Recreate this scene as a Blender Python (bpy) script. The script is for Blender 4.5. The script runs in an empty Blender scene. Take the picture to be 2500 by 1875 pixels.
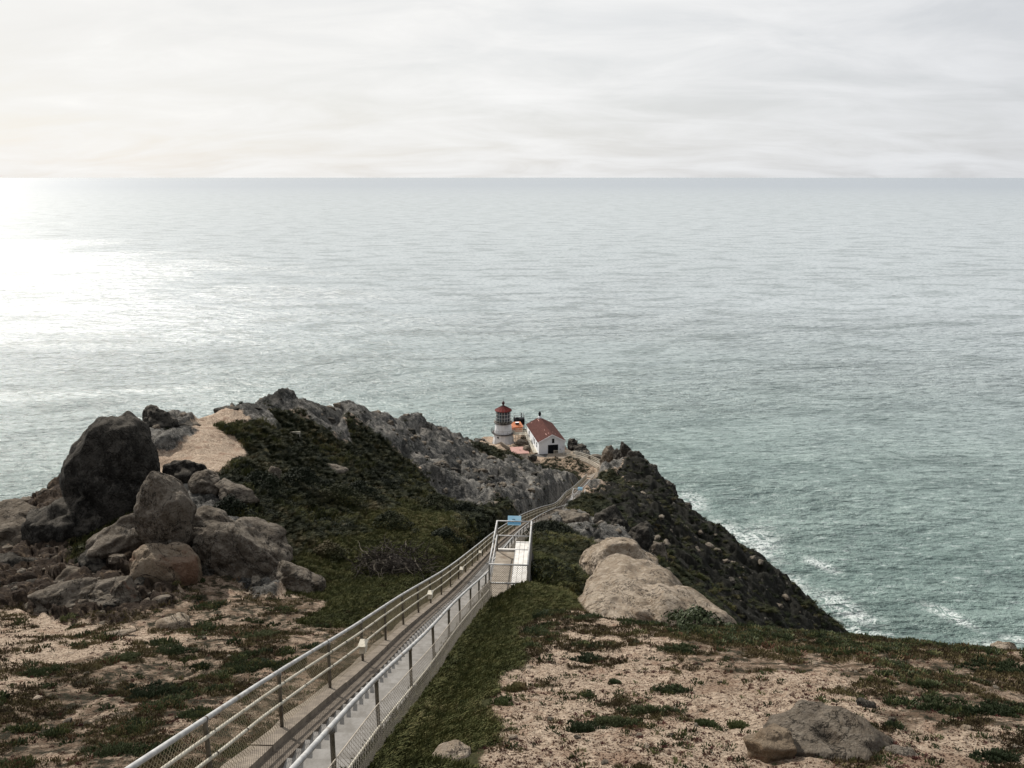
import bpy, bmesh, math, random
import numpy as np
from mathutils import Vector, Matrix, noise as mnoise

random.seed(7)
RNG = np.random.default_rng(7)
S = bpy.context.scene
COL = S.collection
rad = math.radians

# ------------------------------------------------------------------ camera
CAMZ = 140.0                      # metres above the sea
PITCH = 14.6                      # degrees below level
FPX = 1946.0                      # focal length in px of a 2500 px wide frame
cam_d = bpy.data.cameras.new('camera'); cam = bpy.data.objects.new('camera', cam_d); COL.objects.link(cam)
cam.location = (0, 0, CAMZ); cam.rotation_euler = (rad(90 - PITCH), 0, 0)
cam_d.sensor_width = 36; cam_d.lens = 36 * FPX / 2500; cam_d.clip_start = 0.1; cam_d.clip_end = 200000
S.camera = cam

# ------------------------------------------------------------------ sun and sky
SUN_AZ, SUN_EL = -39.0, 37.0      # azimuth from +Y towards +X
sd = Vector((math.sin(rad(SUN_AZ)) * math.cos(rad(SUN_EL)), math.cos(rad(SUN_AZ)) * math.cos(rad(SUN_EL)), math.sin(rad(SUN_EL))))
sl = bpy.data.lights.new('sun', 'SUN'); sl.energy = 5.0; sl.angle = rad(0.6); sl.color = (1.0, 0.94, 0.86)
so = bpy.data.objects.new('sun', sl); COL.objects.link(so); so.rotation_euler = sd.to_track_quat('Z', 'Y').to_euler()

S.view_settings.view_transform = 'Standard'; S.view_settings.look = 'None'
S.view_settings.exposure = 0.0; S.view_settings.gamma = 1.0; S.view_settings.use_curve_mapping = False

class NT:
    """tiny node-tree helper"""
    def __init__(s, tree): s.t = tree; s.n = tree.nodes; s.l = tree.links
    def new(s, typ, **kw):
        nd = s.n.new(typ)
        for k, v in kw.items():
            if k.startswith('i_'): s.set(nd, k[2:], v)
            else: setattr(nd, k, v)
        return nd
    def set(s, nd, key, v):
        key = key.replace('_', ' ')
        sock = None
        for q in nd.inputs:
            if q.name == key: sock = q; break
        if sock is None: sock = nd.inputs[int(key)]
        if isinstance(v, bpy.types.NodeSocket): s.l.new(v, sock)
        else: sock.default_value = v
    def math(s, op, a, b=0.0, c=0.0, clamp=False):
        nd = s.n.new('ShaderNodeMath'); nd.operation = op; nd.use_clamp = clamp
        for i, v in enumerate((a, b, c)):
            if isinstance(v, bpy.types.NodeSocket): s.l.new(v, nd.inputs[i])
            else: nd.inputs[i].default_value = v
        return nd.outputs[0]
    def vmath(s, op, a, b=(0, 0, 0)):
        nd = s.n.new('ShaderNodeVectorMath'); nd.operation = op
        for i, v in enumerate((a, b)):
            if isinstance(v, bpy.types.NodeSocket): s.l.new(v, nd.inputs[i])
            else: nd.inputs[i].default_value = v
        return nd
    def mix(s, fac, a, b, blend='MIX'):
        nd = s.n.new('ShaderNodeMix'); nd.data_type = 'RGBA'; nd.blend_type = blend
        for i, v in ((0, fac), (6, a), (7, b)):
            if isinstance(v, bpy.types.NodeSocket): s.l.new(v, nd.inputs[i])
            else: nd.inputs[i].default_value = v if i == 0 else (*v, 1) if len(v) == 3 else v
        return nd.outputs[2]
    def noise(s, vec, scale, detail=4, rough=0.55, dist=0.0, out=0):
        nd = s.n.new('ShaderNodeTexNoise'); s.l.new(vec, nd.inputs['Vector'])
        nd.inputs['Scale'].default_value = scale; nd.inputs['Detail'].default_value = detail
        nd.inputs['Roughness'].default_value = rough; nd.inputs['Distortion'].default_value = dist
        return nd.outputs[out]
    def ramp(s, fac, pts, interp='LINEAR'):
        nd = s.n.new('ShaderNodeValToRGB'); cr = nd.color_ramp; cr.interpolation = interp
        s.l.new(fac, nd.inputs[0])
        while len(cr.elements) < len(pts): cr.elements.new(0.5)
        for e, (p, c) in zip(cr.elements, pts):
            e.position = p; e.color = (c, c, c, 1) if isinstance(c, (int, float)) else (*c, 1)
        return nd.outputs[0]
    def smooth(s, x, lo, hi):
        nd = s.n.new('ShaderNodeMapRange'); nd.interpolation_type = 'SMOOTHSTEP'
        s.l.new(x, nd.inputs[0]); nd.inputs[1].default_value = lo; nd.inputs[2].default_value = hi
        return nd.outputs[0]

W = bpy.data.worlds.new('World'); S.world = W; W.use_nodes = True
w = NT(W.node_tree); w.n.clear()
tc = w.new('ShaderNodeTexCoord'); dirv = tc.outputs['Generated']
sep = w.new('ShaderNodeSeparateXYZ'); w.l.new(dirv, sep.inputs[0])
zc = w.math('MAXIMUM', sep.outputs[2], 0.0)
den = w.math('ADD', zc, 0.22)
comb = w.new('ShaderNodeCombineXYZ')
w.l.new(w.math('DIVIDE', sep.outputs[0], den), comb.inputs[0]); w.l.new(w.math('DIVIDE', sep.outputs[1], den), comb.inputs[1])
rot = w.new('ShaderNodeMapping'); w.l.new(comb.outputs[0], rot.inputs[0]); rot.inputs['Rotation'].default_value = (0, 0, rad(28)); rot.inputs['Scale'].default_value = (0.8, 1.5, 1)
n1 = w.noise(rot.outputs[0], 2.0, 8, 0.6, 0.5)
n2 = w.noise(comb.outputs[0], 0.6, 3, 0.5)
dot = w.vmath('DOT_PRODUCT', dirv, tuple(sd)).outputs['Value']
t01 = w.math('MULTIPLY_ADD', dot, 0.5, 0.5)
L = w.math('MULTIPLY_ADD', w.smooth(t01, 0.0, 0.92), 0.68, 0.21)
cl = w.math('ADD', w.math('MULTIPLY', w.math('SUBTRACT', n1, 0.5), 0.40), w.math('MULTIPLY', w.math('SUBTRACT', n2, 0.5), 0.18))
L = w.math('MULTIPLY', L, w.math('ADD', cl, 1.0))
# cloud colour: creamy near the sun, cool away from it
ccol = w.mix(w.smooth(dot, 0.1, 0.95), (0.965, 0.985, 1.025), (1.01, 1.0, 0.975))
low = w.smooth(zc, 0.0, 0.16)
ccol = w.mix(low, w.mix(w.smooth(dot, 0.2, 0.9), (0.97, 0.99, 1.02), (1.0, 0.992, 0.972)), ccol)
cloud = w.vmath('SCALE', ccol); w.l.new(L, cloud.inputs['Scale'])
sky = w.new('ShaderNodeTexSky'); sky.sky_type = 'NISHITA'; sky.sun_disc = False
sky.sun_elevation = rad(SUN_EL); sky.sun_rotation = rad(SUN_AZ); sky.altitude = 140; sky.dust_density = 2.0
STR = 0.1
cl2 = w.vmath('SCALE', cloud.outputs[0]); cl2.inputs['Scale'].default_value = 1 / STR
thin = w.math('MULTIPLY_ADD', w.smooth(n1, 0.30, 0.62), 0.10, 0.86)       # cloud cover, nearly closed
mixs = w.mix(thin, sky.outputs[0], cl2.outputs[0])
bg = w.new('ShaderNodeBackground'); w.l.new(mixs, bg.inputs[0]); bg.inputs[1].default_value = STR
wo = w.new('ShaderNodeOutputWorld'); w.l.new(bg.outputs[0], wo.inputs[0])

# ------------------------------------------------------------------ geometry helpers
CP, SP_ = math.cos(rad(PITCH)), math.sin(rad(PITCH))
def P(u, v, Y):
    """the place seen in direction (u, v) of the surveyed photograph at Y metres north of the camera; z relative to the camera"""
    x = (u - 1250) / FPX; yu = -(v - 937.5) / FPX
    t = Y / (CP + yu * SP_)
    return (x * t, Y, (-SP_ + yu * CP) * t)
def PW(u, v, Y):
    p = P(u, v, Y); return Vector((p[0], p[1], p[2] + CAMZ))

def tag(o, label=None, cat=None, group=None, kind=None):
    if label: o['label'] = label
    if cat: o['category'] = cat
    if group: o['group'] = group
    if kind: o['kind'] = kind
    return o
def empty(name, loc=(0, 0, 0), rz=0.0, **kw):
    o = bpy.data.objects.new(name, None); COL.objects.link(o); o.location = loc; o.rotation_euler = (0, 0, rz)
    o.empty_display_size = 0.3
    return tag(o, **kw)
def link_mesh(name, me, parent=None, mat=None, smooth=False):
    o = bpy.data.objects.new(name, me); COL.objects.link(o)
    if mat is not None and not me.materials: me.materials.append(mat)
    if smooth: me.polygons.foreach_set('use_smooth', [True] * len(me.polygons))
    if parent: o.parent = parent
    return o
class MB:
    """collects simple solids, builds one mesh"""
    def __init__(s): s.v = []; s.f = []
    def add(s, vs, fs):
        b = len(s.v); s.v += [tuple(q) for q in vs]; s.f += [tuple(i + b for i in f) for f in fs]; return s
    def box(s, c, d, M=None):
        x, y, z = d[0] / 2, d[1] / 2, d[2] / 2
        vs = [Vector((a * x, b * y, e * z)) for e in (-1, 1) for b in (-1, 1) for a in (-1, 1)]
        if M is not None: vs = [M @ q for q in vs]
        vs = [q + Vector(c) for q in vs]
        return s.add(vs, [(0, 2, 3, 1), (4, 5, 7, 6), (0, 1, 5, 4), (2, 6, 7, 3), (0, 4, 6, 2), (1, 3, 7, 5)])
    def hexa(s, vs):   # 4 bottom ccw, 4 top ccw
        return s.add(vs, [(3, 2, 1, 0), (4, 5, 6, 7), (0, 1, 5, 4), (1, 2, 6, 5), (2, 3, 7, 6), (3, 0, 4, 7)])
    def tube(s, pts, r, n=6, cap=True):
        pts = [Vector(p) for p in pts]; rings = []
        rr = r if isinstance(r, (list, tuple)) else [r] * len(pts)
        for i, p in enumerate(pts):
            a = pts[max(i - 1, 0)]; b = pts[min(i + 1, len(pts) - 1)]; t = (b - a).normalized()
            up = Vector((0, 0, 1)) if abs(t.z) < 0.95 else Vector((1, 0, 0))
            e1 = t.cross(up).normalized(); e2 = e1.cross(t)
            rings.append([p + (e1 * math.cos(2 * math.pi * k / n) + e2 * math.sin(2 * math.pi * k / n)) * rr[i] for k in range(n)])
        vs = [q for rg in rings for q in rg]; fs = []
        for i in range(len(pts) - 1):
            for k in range(n):
                k2 = (k + 1) % n; fs.append((i * n + k, i * n + k2, (i + 1) * n + k2, (i + 1) * n + k))
        if cap: fs.append(tuple(range(n))[::-1]); fs.append(tuple((len(pts) - 1) * n + k for k in range(n)))
        return s.add(vs, fs)
    def lathe(s, prof, n=16, c=(0, 0, 0), ph=0.0):
        vs = []; fs = []
        for (r, z) in prof:
            for k in range(n):
                a = 2 * math.pi * k / n + ph; vs.append((c[0] + r * math.cos(a), c[1] + r * math.sin(a), c[2] + z))
        for i in range(len(prof) - 1):
            for k in range(n):
                k2 = (k + 1) % n; fs.append((i * n + k, i * n + k2, (i + 1) * n + k2, (i + 1) * n + k))
        fs.append(tuple(range(n))[::-1]); fs.append(tuple((len(prof) - 1) * n + k for k in range(n)))
        return s.add(vs, fs)
    def build(s, name, mat, parent=None, smooth=False):
        me = bpy.data.meshes.new(name); me.from_pydata(s.v, [], s.f); me.update()
        return link_mesh(name, me, parent, mat, smooth)

# numpy noise
_perm = RNG.permutation(4096).astype(np.int64)
def _h(ix, iy, seed): return _perm[(_perm[(ix + seed * 131) & 4095] + iy * 7 + seed * 17) & 4095]
def noise2(x, y, seed=0):
    x = np.asarray(x, float); y = np.asarray(y, float)
    ix = np.floor(x).astype(np.int64); iy = np.floor(y).astype(np.int64); fx = x - ix; fy = y - iy
    u = fx * fx * fx * (fx * (fx * 6 - 15) + 10); v = fy * fy * fy * (fy * (fy * 6 - 15) + 10)
    def g(a, b, dx, dy):
        h = _h(a, b, seed) * (2 * math.pi / 4096); return np.cos(h) * dx + np.sin(h) * dy
    n0 = g(ix, iy, fx, fy); n1_ = g(ix + 1, iy, fx - 1, fy); n2_ = g(ix, iy + 1, fx, fy - 1); n3 = g(ix + 1, iy + 1, fx - 1, fy - 1)
    return 1.5 * ((n0 * (1 - u) + n1_ * u) * (1 - v) + (n2_ * (1 - u) + n3 * u) * v)
def fbm(x, y, octs=4, seed=0, gain=0.5, ridged=False):
    a = 1.0; s_ = 0; f = 1.0; tot = 0
    for o in range(octs):
        n = noise2(x * f + o * 17.3, y * f - o * 9.1, seed + o)
        if ridged: n = 1 - 2 * np.abs(n)
        s_ = s_ + a * n; tot += a; a *= gain; f *= 2.03
    return s_ / tot
def sstep(a, b, x):
    t = np.clip((x - a) / (b - a), 0, 1); return t * t * (3 - 2 * t)

# ------------------------------------------------------------------ stairway line (its left fence), z relative to the camera
PATH_K = [(-3.75, -3, -2.36), (-3.64, 1, -4.08), (-3.55, 4, -5.37), (-3.47, 7, -6.66), (-3.38, 10, -7.95), (-3.16, 14, -9.67), (-2.98, 19, -11.82), (-2.50, 28, -15.69), (-1.80, 38, -19.6), (-1.3, 45, -22.3),
          (-0.4, 54, -25.7), (0.9, 64, -29.4), (2.85, 76, -33.95), (5.2, 88, -38.5), (7.5, 103, -43.25), (8.7, 109, -45.2), (14.1, 141, -55.3)]
def catmull(K, per=24):
    out = []
    K = [Vector(k) for k in K]
    for i in range(len(K) - 1):
        p0 = K[max(i - 1, 0)]; p1 = K[i]; p2 = K[i + 1]; p3 = K[min(i + 2, len(K) - 1)]
        d = (p2 - p1).length
        m1 = (p2 - p0) / max((p2 - p0).length, 1e-6) * d if i > 0 else (p2 - p1)
        m2 = (p3 - p1) / max((p3 - p1).length, 1e-6) * d if i < len(K) - 2 else (p2 - p1)
        for j in range(per):
            t = j / per
            out.append(p1 * (2*t**3 - 3*t*t + 1) + m1 * (t**3 - 2*t*t + t) + p2 * (-2*t**3 + 3*t*t) + m2 * (t**3 - t*t))
    out.append(K[-1]); return out
PL = np.array([tuple(p) for p in catmull(PATH_K)]); PL[:, 2] += CAMZ
_seg = np.hypot(np.diff(PL[:, 0]), np.diff(PL[:, 1])); ARC = np.concatenate([[0], np.cumsum(_seg)])
def path_at(s):
    x = np.interp(s, ARC, PL[:, 0]); y = np.interp(s, ARC, PL[:, 1]); z = np.interp(s, ARC, PL[:, 2])
    e = 0.6; dx = np.interp(s + e, ARC, PL[:, 0]) - np.interp(s - e, ARC, PL[:, 0]); dy = np.interp(s + e, ARC, PL[:, 1]) - np.interp(s - e, ARC, PL[:, 1])
    T = Vector((float(dx), float(dy), 0)).normalized(); R = Vector((T.y, -T.x, 0))
    return Vector((float(x), float(y), float(z))), T, R
def s_of_y(y): return float(np.interp(y, PL[:, 1], ARC))

# lower walkway from the foot of the stairs round to the house
WALK_K = [PW(1440, 1166, 143.5), PW(1462, 1157, 147.5), PW(1474, 1150, 151), PW(1460, 1138, 156), PW(1435, 1126, 161.5), PW(1405, 1117, 166), PW(1372, 1114, 167.8), PW(1335, 1114, 168.5)]
WALK = catmull(WALK_K, 12)
WN = np.array([tuple(p) for p in WALK])

# ------------------------------------------------------------------ terrain: surveyed spots (u, v, Y, cover)
# cover: S sand  R grey rock  G bright grass  D dark scrub  E red earth  M scrub over sand
C = [
 (0,1875,8.7,'M'),(300,1875,8.7,'M'),(600,1875,8.7,'M'),(1000,1875,8.7,'G'),(1350,1875,8.7,'S'),(1700,1875,8.6,'S'),(2100,1875,8.5,'S'),(2500,1875,8.5,'S'),
 (0,1750,10.9,'M'),(250,1760,10.7,'M'),(0,1650,13.8,'S'),(250,1650,13.8,'M'),(450,1620,15,'M'),(120,1570,17,'S'),(350,1560,17.5,'S'),(600,1560,17.6,'M'),
 (0,1530,19,'S'),(200,1480,22.3,'B'),(450,1490,21.8,'M'),(700,1480,22.5,'M'),(600,1700,12.3,'M'),(350,1700,12.3,'M'),(850,1560,18,'M'),(840,1500,21.5,'G'),
 (0,1430,24.5,'B'),(60,1380,28,'B'),(250,1400,25.5,'B'),(350,1450,23.5,'B'),(520,1420,25,'M'),(0,1310,34,'B'),(0,1240,38,'B'),(60,1225,39,'B'),(110,1215,38,'B'),(130,1300,33,'B'),
 (260,1330,30,'D'),(560,1300,28.5,'R'),(480,1200,33,'R'),(520,1130,38,'S'),(480,1100,41,'S'),(430,1130,39,'S'),(400,1060,43,'R'),(540,1075,44,'S'),(480,1037,48,'S'),(440,1020,48,'R'),
 (540,1002,51,'S'),(590,1050,47,'D'),(640,1010,54,'R'),(650,1400,26.5,'R'),(740,1430,26.8,'G'),(620,1200,35,'D'),(680,1320,30.5,'D'),
 (760,1380,29.5,'G'),(850,1440,27,'G'),(960,1420,28,'G'),(830,1340,33.5,'G'),(960,1290,38.5,'G'),(1050,1340,34,'G'),(1120,1320,38.5,'G'),(1040,1260,44,'G'),
 (1160,1290,43,'D'),(1200,1262,53.5,'D'),(1238,1243,62.5,'D'),(1300,1226,76,'R'),(1328,1219,84,'R'),(1345,1212,90,'R'),(1380,1195,110,'R'),
 (700,1250,36.5,'D'),(600,1150,38.5,'D'),(600,1060,47,'D'),(600,992,54,'R'),(680,968,61,'R'),(760,980,67,'R'),(720,1040,55,'D'),(700,1110,47,'D'),(800,1110,54,'D'),(800,1200,45,'D'),(800,1280,38,'D'),
 (820,1050,62,'R'),(880,994,76,'R'),(930,1006,81,'R'),(900,1100,63,'D'),(900,1200,51,'D'),(940,1150,60,'D'),(1000,1028,95,'R'),(1000,1100,78,'R'),(960,1060,76,'R'),(1000,1180,63,'D'),(1030,1220,56,'D'),
 (1080,1058,106,'R'),(1140,1074,116,'R'),(1100,1140,86,'R'),(1090,1210,66,'R'),(1100,1235,58,'D'),(1180,1120,111,'D'),(1200,1180,84,'R'),(1160,1230,64,'R'),(1250,1160,100,'R'),(1290,1200,86,'R'),
 (1240,1139,131,'D'),(1200,1120,127,'D'),(1300,1148,136,'D'),(1310,1165,112,'R'),(1350,1156,138,'D'),(1340,1180,106,'R'),(1395,1167,138,'D'),(1385,1178,128,'R'),
 # right of the stairs
 (1150,1700,12.2,'G'),(1250,1700,12.2,'S'),(1500,1700,12.4,'S'),(1750,1700,12.3,'S'),(2000,1700,12.0,'S'),(2300,1700,12.0,'M'),(2500,1700,12.2,'M'),
 (1200,1580,17,'G'),(1150,1560,18.0,'G'),(1350,1580,16.9,'S'),(1550,1590,16.3,'S'),(1800,1590,16.2,'M'),(2050,1600,15.7,'M'),(2300,1610,15.2,'M'),(2500,1625,15,'M'),
 (1270,1500,21.6,'G'),(1330,1530,20,'M'),(1450,1510,21,'S'),(1600,1530,20,'S'),(1720,1535,19.9,'M'),(1800,1533,20.2,'M'),(1950,1546,19,'M'),(2080,1558,18.3,'M'),(2200,1575,17.4,'M'),(2350,1590,16.9,'M'),(2500,1603,16.6,'S'),(2600,1608,16.4,'S'),
 (1330,1440,26,'G'),(1400,1450,25.3,'G'),(1400,1400,30,'D'),(1340,1370,33,'G'),(1350,1340,37.5,'D'),(1420,1330,39,'D'),(1330,1300,47,'D'),(1380,1275,56,'R'),(1450,1300,49,'R'),(1400,1262,63,'R'),(1480,1290,54,'R'),
 (1500,1340,46,'R'),(1550,1330,55,'K'),(1440,1245,76.5,'D'),(1450,1222,87,'D'),(1450,1195,118,'D'),(1500,1180,122,'D'),(1480,1145,135,'R'),(1520,1220,92,'K'),
 (1530,1160,124,'K'),(1560,1200,107,'K'),(1600,1250,98,'K'),(1600,1300,84,'K'),(1600,1360,70,'K'),(1640,1420,60,'D'),(1700,1470,53,'D'),(1760,1500,48,'D'),(1540,1290,64,'K'),
 (1700,1350,88,'K'),(1720,1420,74,'K'),(1800,1450,80,'K'),(1830,1500,68,'K'),(1920,1530,74,'K'),(1660,1290,106,'K'),(1780,1380,98,'K'),(1900,1460,96,'K'),
 (1560,1120,136,'K'),(1600,1155,133,'K'),(1650,1215,126,'K'),(1700,1268,121,'K'),(1780,1315,116,'K'),(1870,1375,110,'K'),(1925,1425,107,'K'),(1990,1492,103,'K'),(2070,1558,99,'K'),(2150,1640,93,'K'),
 # headland of the lighthouse
 (1160,1082,178,'S'),(1195,1088,181,'S'),(1229,1090,180,'S'),(1270,1100,176,'M'),(1316,1109,171,'S'),(1378,1106,172,'S'),(1350,1121,166.5,'M'),(1345,1142,158,'M'),
 (1400,1124,163.5,'M'),(1400,1152,150,'M'),(1430,1156,150,'M'),(1440,1138,156.5,'M'),(1462,1150,150,'S'),(1440,1168,142,'S'),(1474,1158,146,'S'),(1440,1112,167,'R'),(1480,1128,157,'R'),(1370,1154,150,'M'),
]
pts = [P(u, v, Y) for (u, v, Y, c) in C]; typ = [c[3] for c in C]
# hidden ground, given directly (x, y, z relative to camera)
def out_from(u, v, Y, d, steps=((5, -3.5), (16, -17), (40, -62), (90, -146))):
    p = P(u, v, Y); d = Vector((d[0], d[1])).normalized(); r = []
    for (a, dz) in steps: r.append((p[0] + d.x * a, p[1] + d.y * a, max(p[2] + dz, -158)))
    return r
hid = []
for (u, v, Y) in ((0,1240,38),(60,1225,39),(400,1000,47),(480,1037,48),(600,992,54),(680,968,61),(760,980,67),(880,994,76),(1000,1028,95),(1080,1058,106),(1140,1074,116)):
    hid += out_from(u, v, Y, (-0.75, 0.65))
hid += out_from(-500, 1400, 28, (-1, 0.2)) + out_from(-900, 1875, 9, (-1, 0), ((20, -9), (45, -60), (80, -146)))
for (u, v, Y) in ((1200,1095,127),(1240,1110,131)): hid += out_from(u, v, Y, (-0.7, 0.5), ((5, -5), (15, -22), (45, -146)))
hid += [P(1240,1125,150)[:2] + (-58.5,), P(1215,1120,150)[:2] + (-60,), P(1290,1130,152)[:2] + (-57.5,), (-1, 158, -61.5), (3, 163, -62.5)]
for (u, v, Y) in ((1560,1120,136),(1650,1215,126),(1780,1315,116),(1925,1425,107),(2070,1558,99),(2150,1640,93)):
    hid += out_from(u, v, Y, (0.72, 0.70), ((4, -5), (14, -26), (34, -70), (64, -150)))
hid += [(6, 26, -19.5), (10, 30, -23), (14, 24, -22), (15, 40, -31), (22, 30, -33), (24, 48, -40), (20, 20, -22), (30, 12, -34), (45, 30, -62), (40, 55, -60), (50, 80, -85), (60, 20, -110), (80, 50, -150), (30, -8, -16), (60, -15, -60), (100, -20, -150), (22, 60, -39), (16, 50, -33.5), (28, 22, -34),
        (13, 21, -15.5), (9, 22.5, -14.8)]
hid += [(-12, -8, -1.0), (0, -8, -0.5), (12, -8, -1.0), (0, 2, -4.4), (8, 2, -4.6), (-10, 2, -4.4), (20, 3, -6.5), (-20, 3, -6)]
hid += [(-2, 192, -65), (6, 192, -66), (12, 188, -66), (-9, 190, -66), (0, 205, -82), (10, 205, -84), (-12, 205, -95), (0, 235, -150), (20, 215, -130), (-25, 210, -150), (17, 172, -64), (20, 180, -75), (28, 170, -84), (22, 155, -64), (38, 160, -125), (35, 190, -150), (-16, 178, -72), (-26, 170, -110), (-40, 170, -155), (40, 140, -110)]
hid += [(-150, y, -158) for y in (-20, 40, 100, 160)] + [(150, y, -158) for y in (-20, 40, 100, 160, 220)] + [(x, 280, -158) for x in (-120, -60, 0, 60, 120)] + [(-60, 230, -158), (70, 215, -158), (-80, 150, -158), (-110, 110, -158), (100, 110, -158), (75, 170, -158)]
CXY = np.array([p[:2] for p in pts + hid]); CZ = np.array([p[2] for p in pts + hid]) + CAMZ
def _phi(d2): return np.sqrt(d2 + 1.2)
_D2 = ((CXY[:, None, :] - CXY[None]) ** 2).sum(-1)
_n = len(CZ); A = np.zeros((_n + 3, _n + 3)); A[:_n, :_n] = _phi(_D2) - np.eye(_n) * 0.25
A[:_n, _n] = 1; A[:_n, _n + 1:] = CXY / 50; A[_n, :_n] = 1; A[_n + 1:, :_n] = CXY.T / 50
WT = np.linalg.solve(A, np.concatenate([CZ, [0, 0, 0]]))
TXY = np.array([p[:2] for p in pts]); TR = np.hypot(TXY[:, 0], TXY[:, 1])
KINDS = 'SRGDEMBK'; TK = np.array([KINDS.index(t) for t in typ])

def path_dist(x, y):
    """distance to stair / walkway lines and their height"""
    best = np.full(x.shape, 1e9); bz = np.zeros(x.shape)
    near = (x > -8) & (x < 22) & (y > -6) & (y < 175)
    xi = x[near]; yi = y[near]; b = np.full(xi.shape, 1e9); z = np.zeros(xi.shape)
    for k in range(0, len(PL), 2):
        # centre of the stairs is 0.85 m right of the fence line
        j = min(k + 1, len(PL) - 1); i = max(k - 1, 0)
        tx = PL[j, 0] - PL[i, 0]; ty = PL[j, 1] - PL[i, 1]; l = math.hypot(tx, ty); tx /= l; ty /= l
        cx = PL[k, 0] + ty * 0.70; cy = PL[k, 1] - tx * 0.70
        g = -(PL[j, 2] - PL[i, 2]) / l
        al = (xi - cx) * tx + (yi - cy) * ty; la = (xi - cx) * ty - (yi - cy) * tx
        d = np.abs(la) + np.maximum(np.abs(al) - 1.5, 0) * 3
        m = d < b; b[m] = d[m]; z[m] = PL[k, 2] - g * al[m]
    b -= 0.20
    for k in range(0, len(WN), 2):
        d = np.hypot(xi - WN[k, 0], yi - WN[k, 1]) - 0.5
        m = d < b; b[m] = d[m]; z[m] = WN[k, 2]
    best[near] = b; bz[near] = z
    return best, bz

def cover(x, y):
    r = np.maximum(np.hypot(x, y), 5)
    wx = x + fbm(x / r * 9, y / r * 9 + np.log(r) * 5, 3, 40) * r * 0.03; wy = y + fbm(x / r * 9 + 50, y / r * 9 + np.log(r) * 5, 3, 44) * r * 0.035
    out = np.zeros((8,) + x.shape); tot = np.zeros(x.shape) + 1e-12
    lr = np.log(r); 
    ta = np.arctan2(TXY[:, 0], TXY[:, 1]); tl = np.log(TR)
    a = np.arctan2(wx, wy); l = np.log(np.maximum(np.hypot(wx, wy), 4))
    for i in range(len(TR)):
        d2 = ((a - ta[i]) / 0.035) ** 2 + ((l - tl[i]) / 0.075) ** 2
        ww = 1.0 / (0.15 + d2) ** 2.5
        out[TK[i]] += ww; tot += ww
    return out / tot

def base_height(x, y):
    sh = x.shape; xf = x.ravel(); yf = y.ravel(); z = WT[_n] + WT[_n + 1] * xf / 50 + WT[_n + 2] * yf / 50
    for i in range(_n): z = z + WT[i] * _phi((xf - CXY[i, 0]) ** 2 + (yf - CXY[i, 1]) ** 2)
    return z.reshape(sh)

def plates(x, y, seed):
    """broken slabs: tilted offset per cell and a groove along the joints"""
    x = x + .35 * noise2(x * .9, y * .9, seed); y = y + .35 * noise2(x * .9 + 7, y * .9, seed)
    ix = np.floor(x).astype(np.int64); iy = np.floor(y).astype(np.int64)
    f1 = np.full(x.shape, 9.0); f2 = np.full(x.shape, 9.0); val = np.zeros(x.shape)
    for a in (-1, 0, 1):
        for b_ in (-1, 0, 1):
            h = _h(ix + a, iy + b_, seed); h2 = _perm[(h + 991) & 4095]; h3 = _perm[(h2 + 77) & 4095]; h4 = _perm[(h3 + 5) & 4095]
            dx = ix + a + h / 4096. - x; dy = iy + b_ + h2 / 4096. - y; d = np.hypot(dx, dy)
            vv = (h3 / 4096. - .5) + (h4 / 4096. - .5) * 1.1 * dx + (h / 4096. - .2) * .9 * dy
            m = d < f1; f2 = np.where(m, f1, np.minimum(f2, d)); val = np.where(m, vv, val); f1 = np.where(m, d, f1)
    return val, sstep(.16, .0, f2 - f1)
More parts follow.
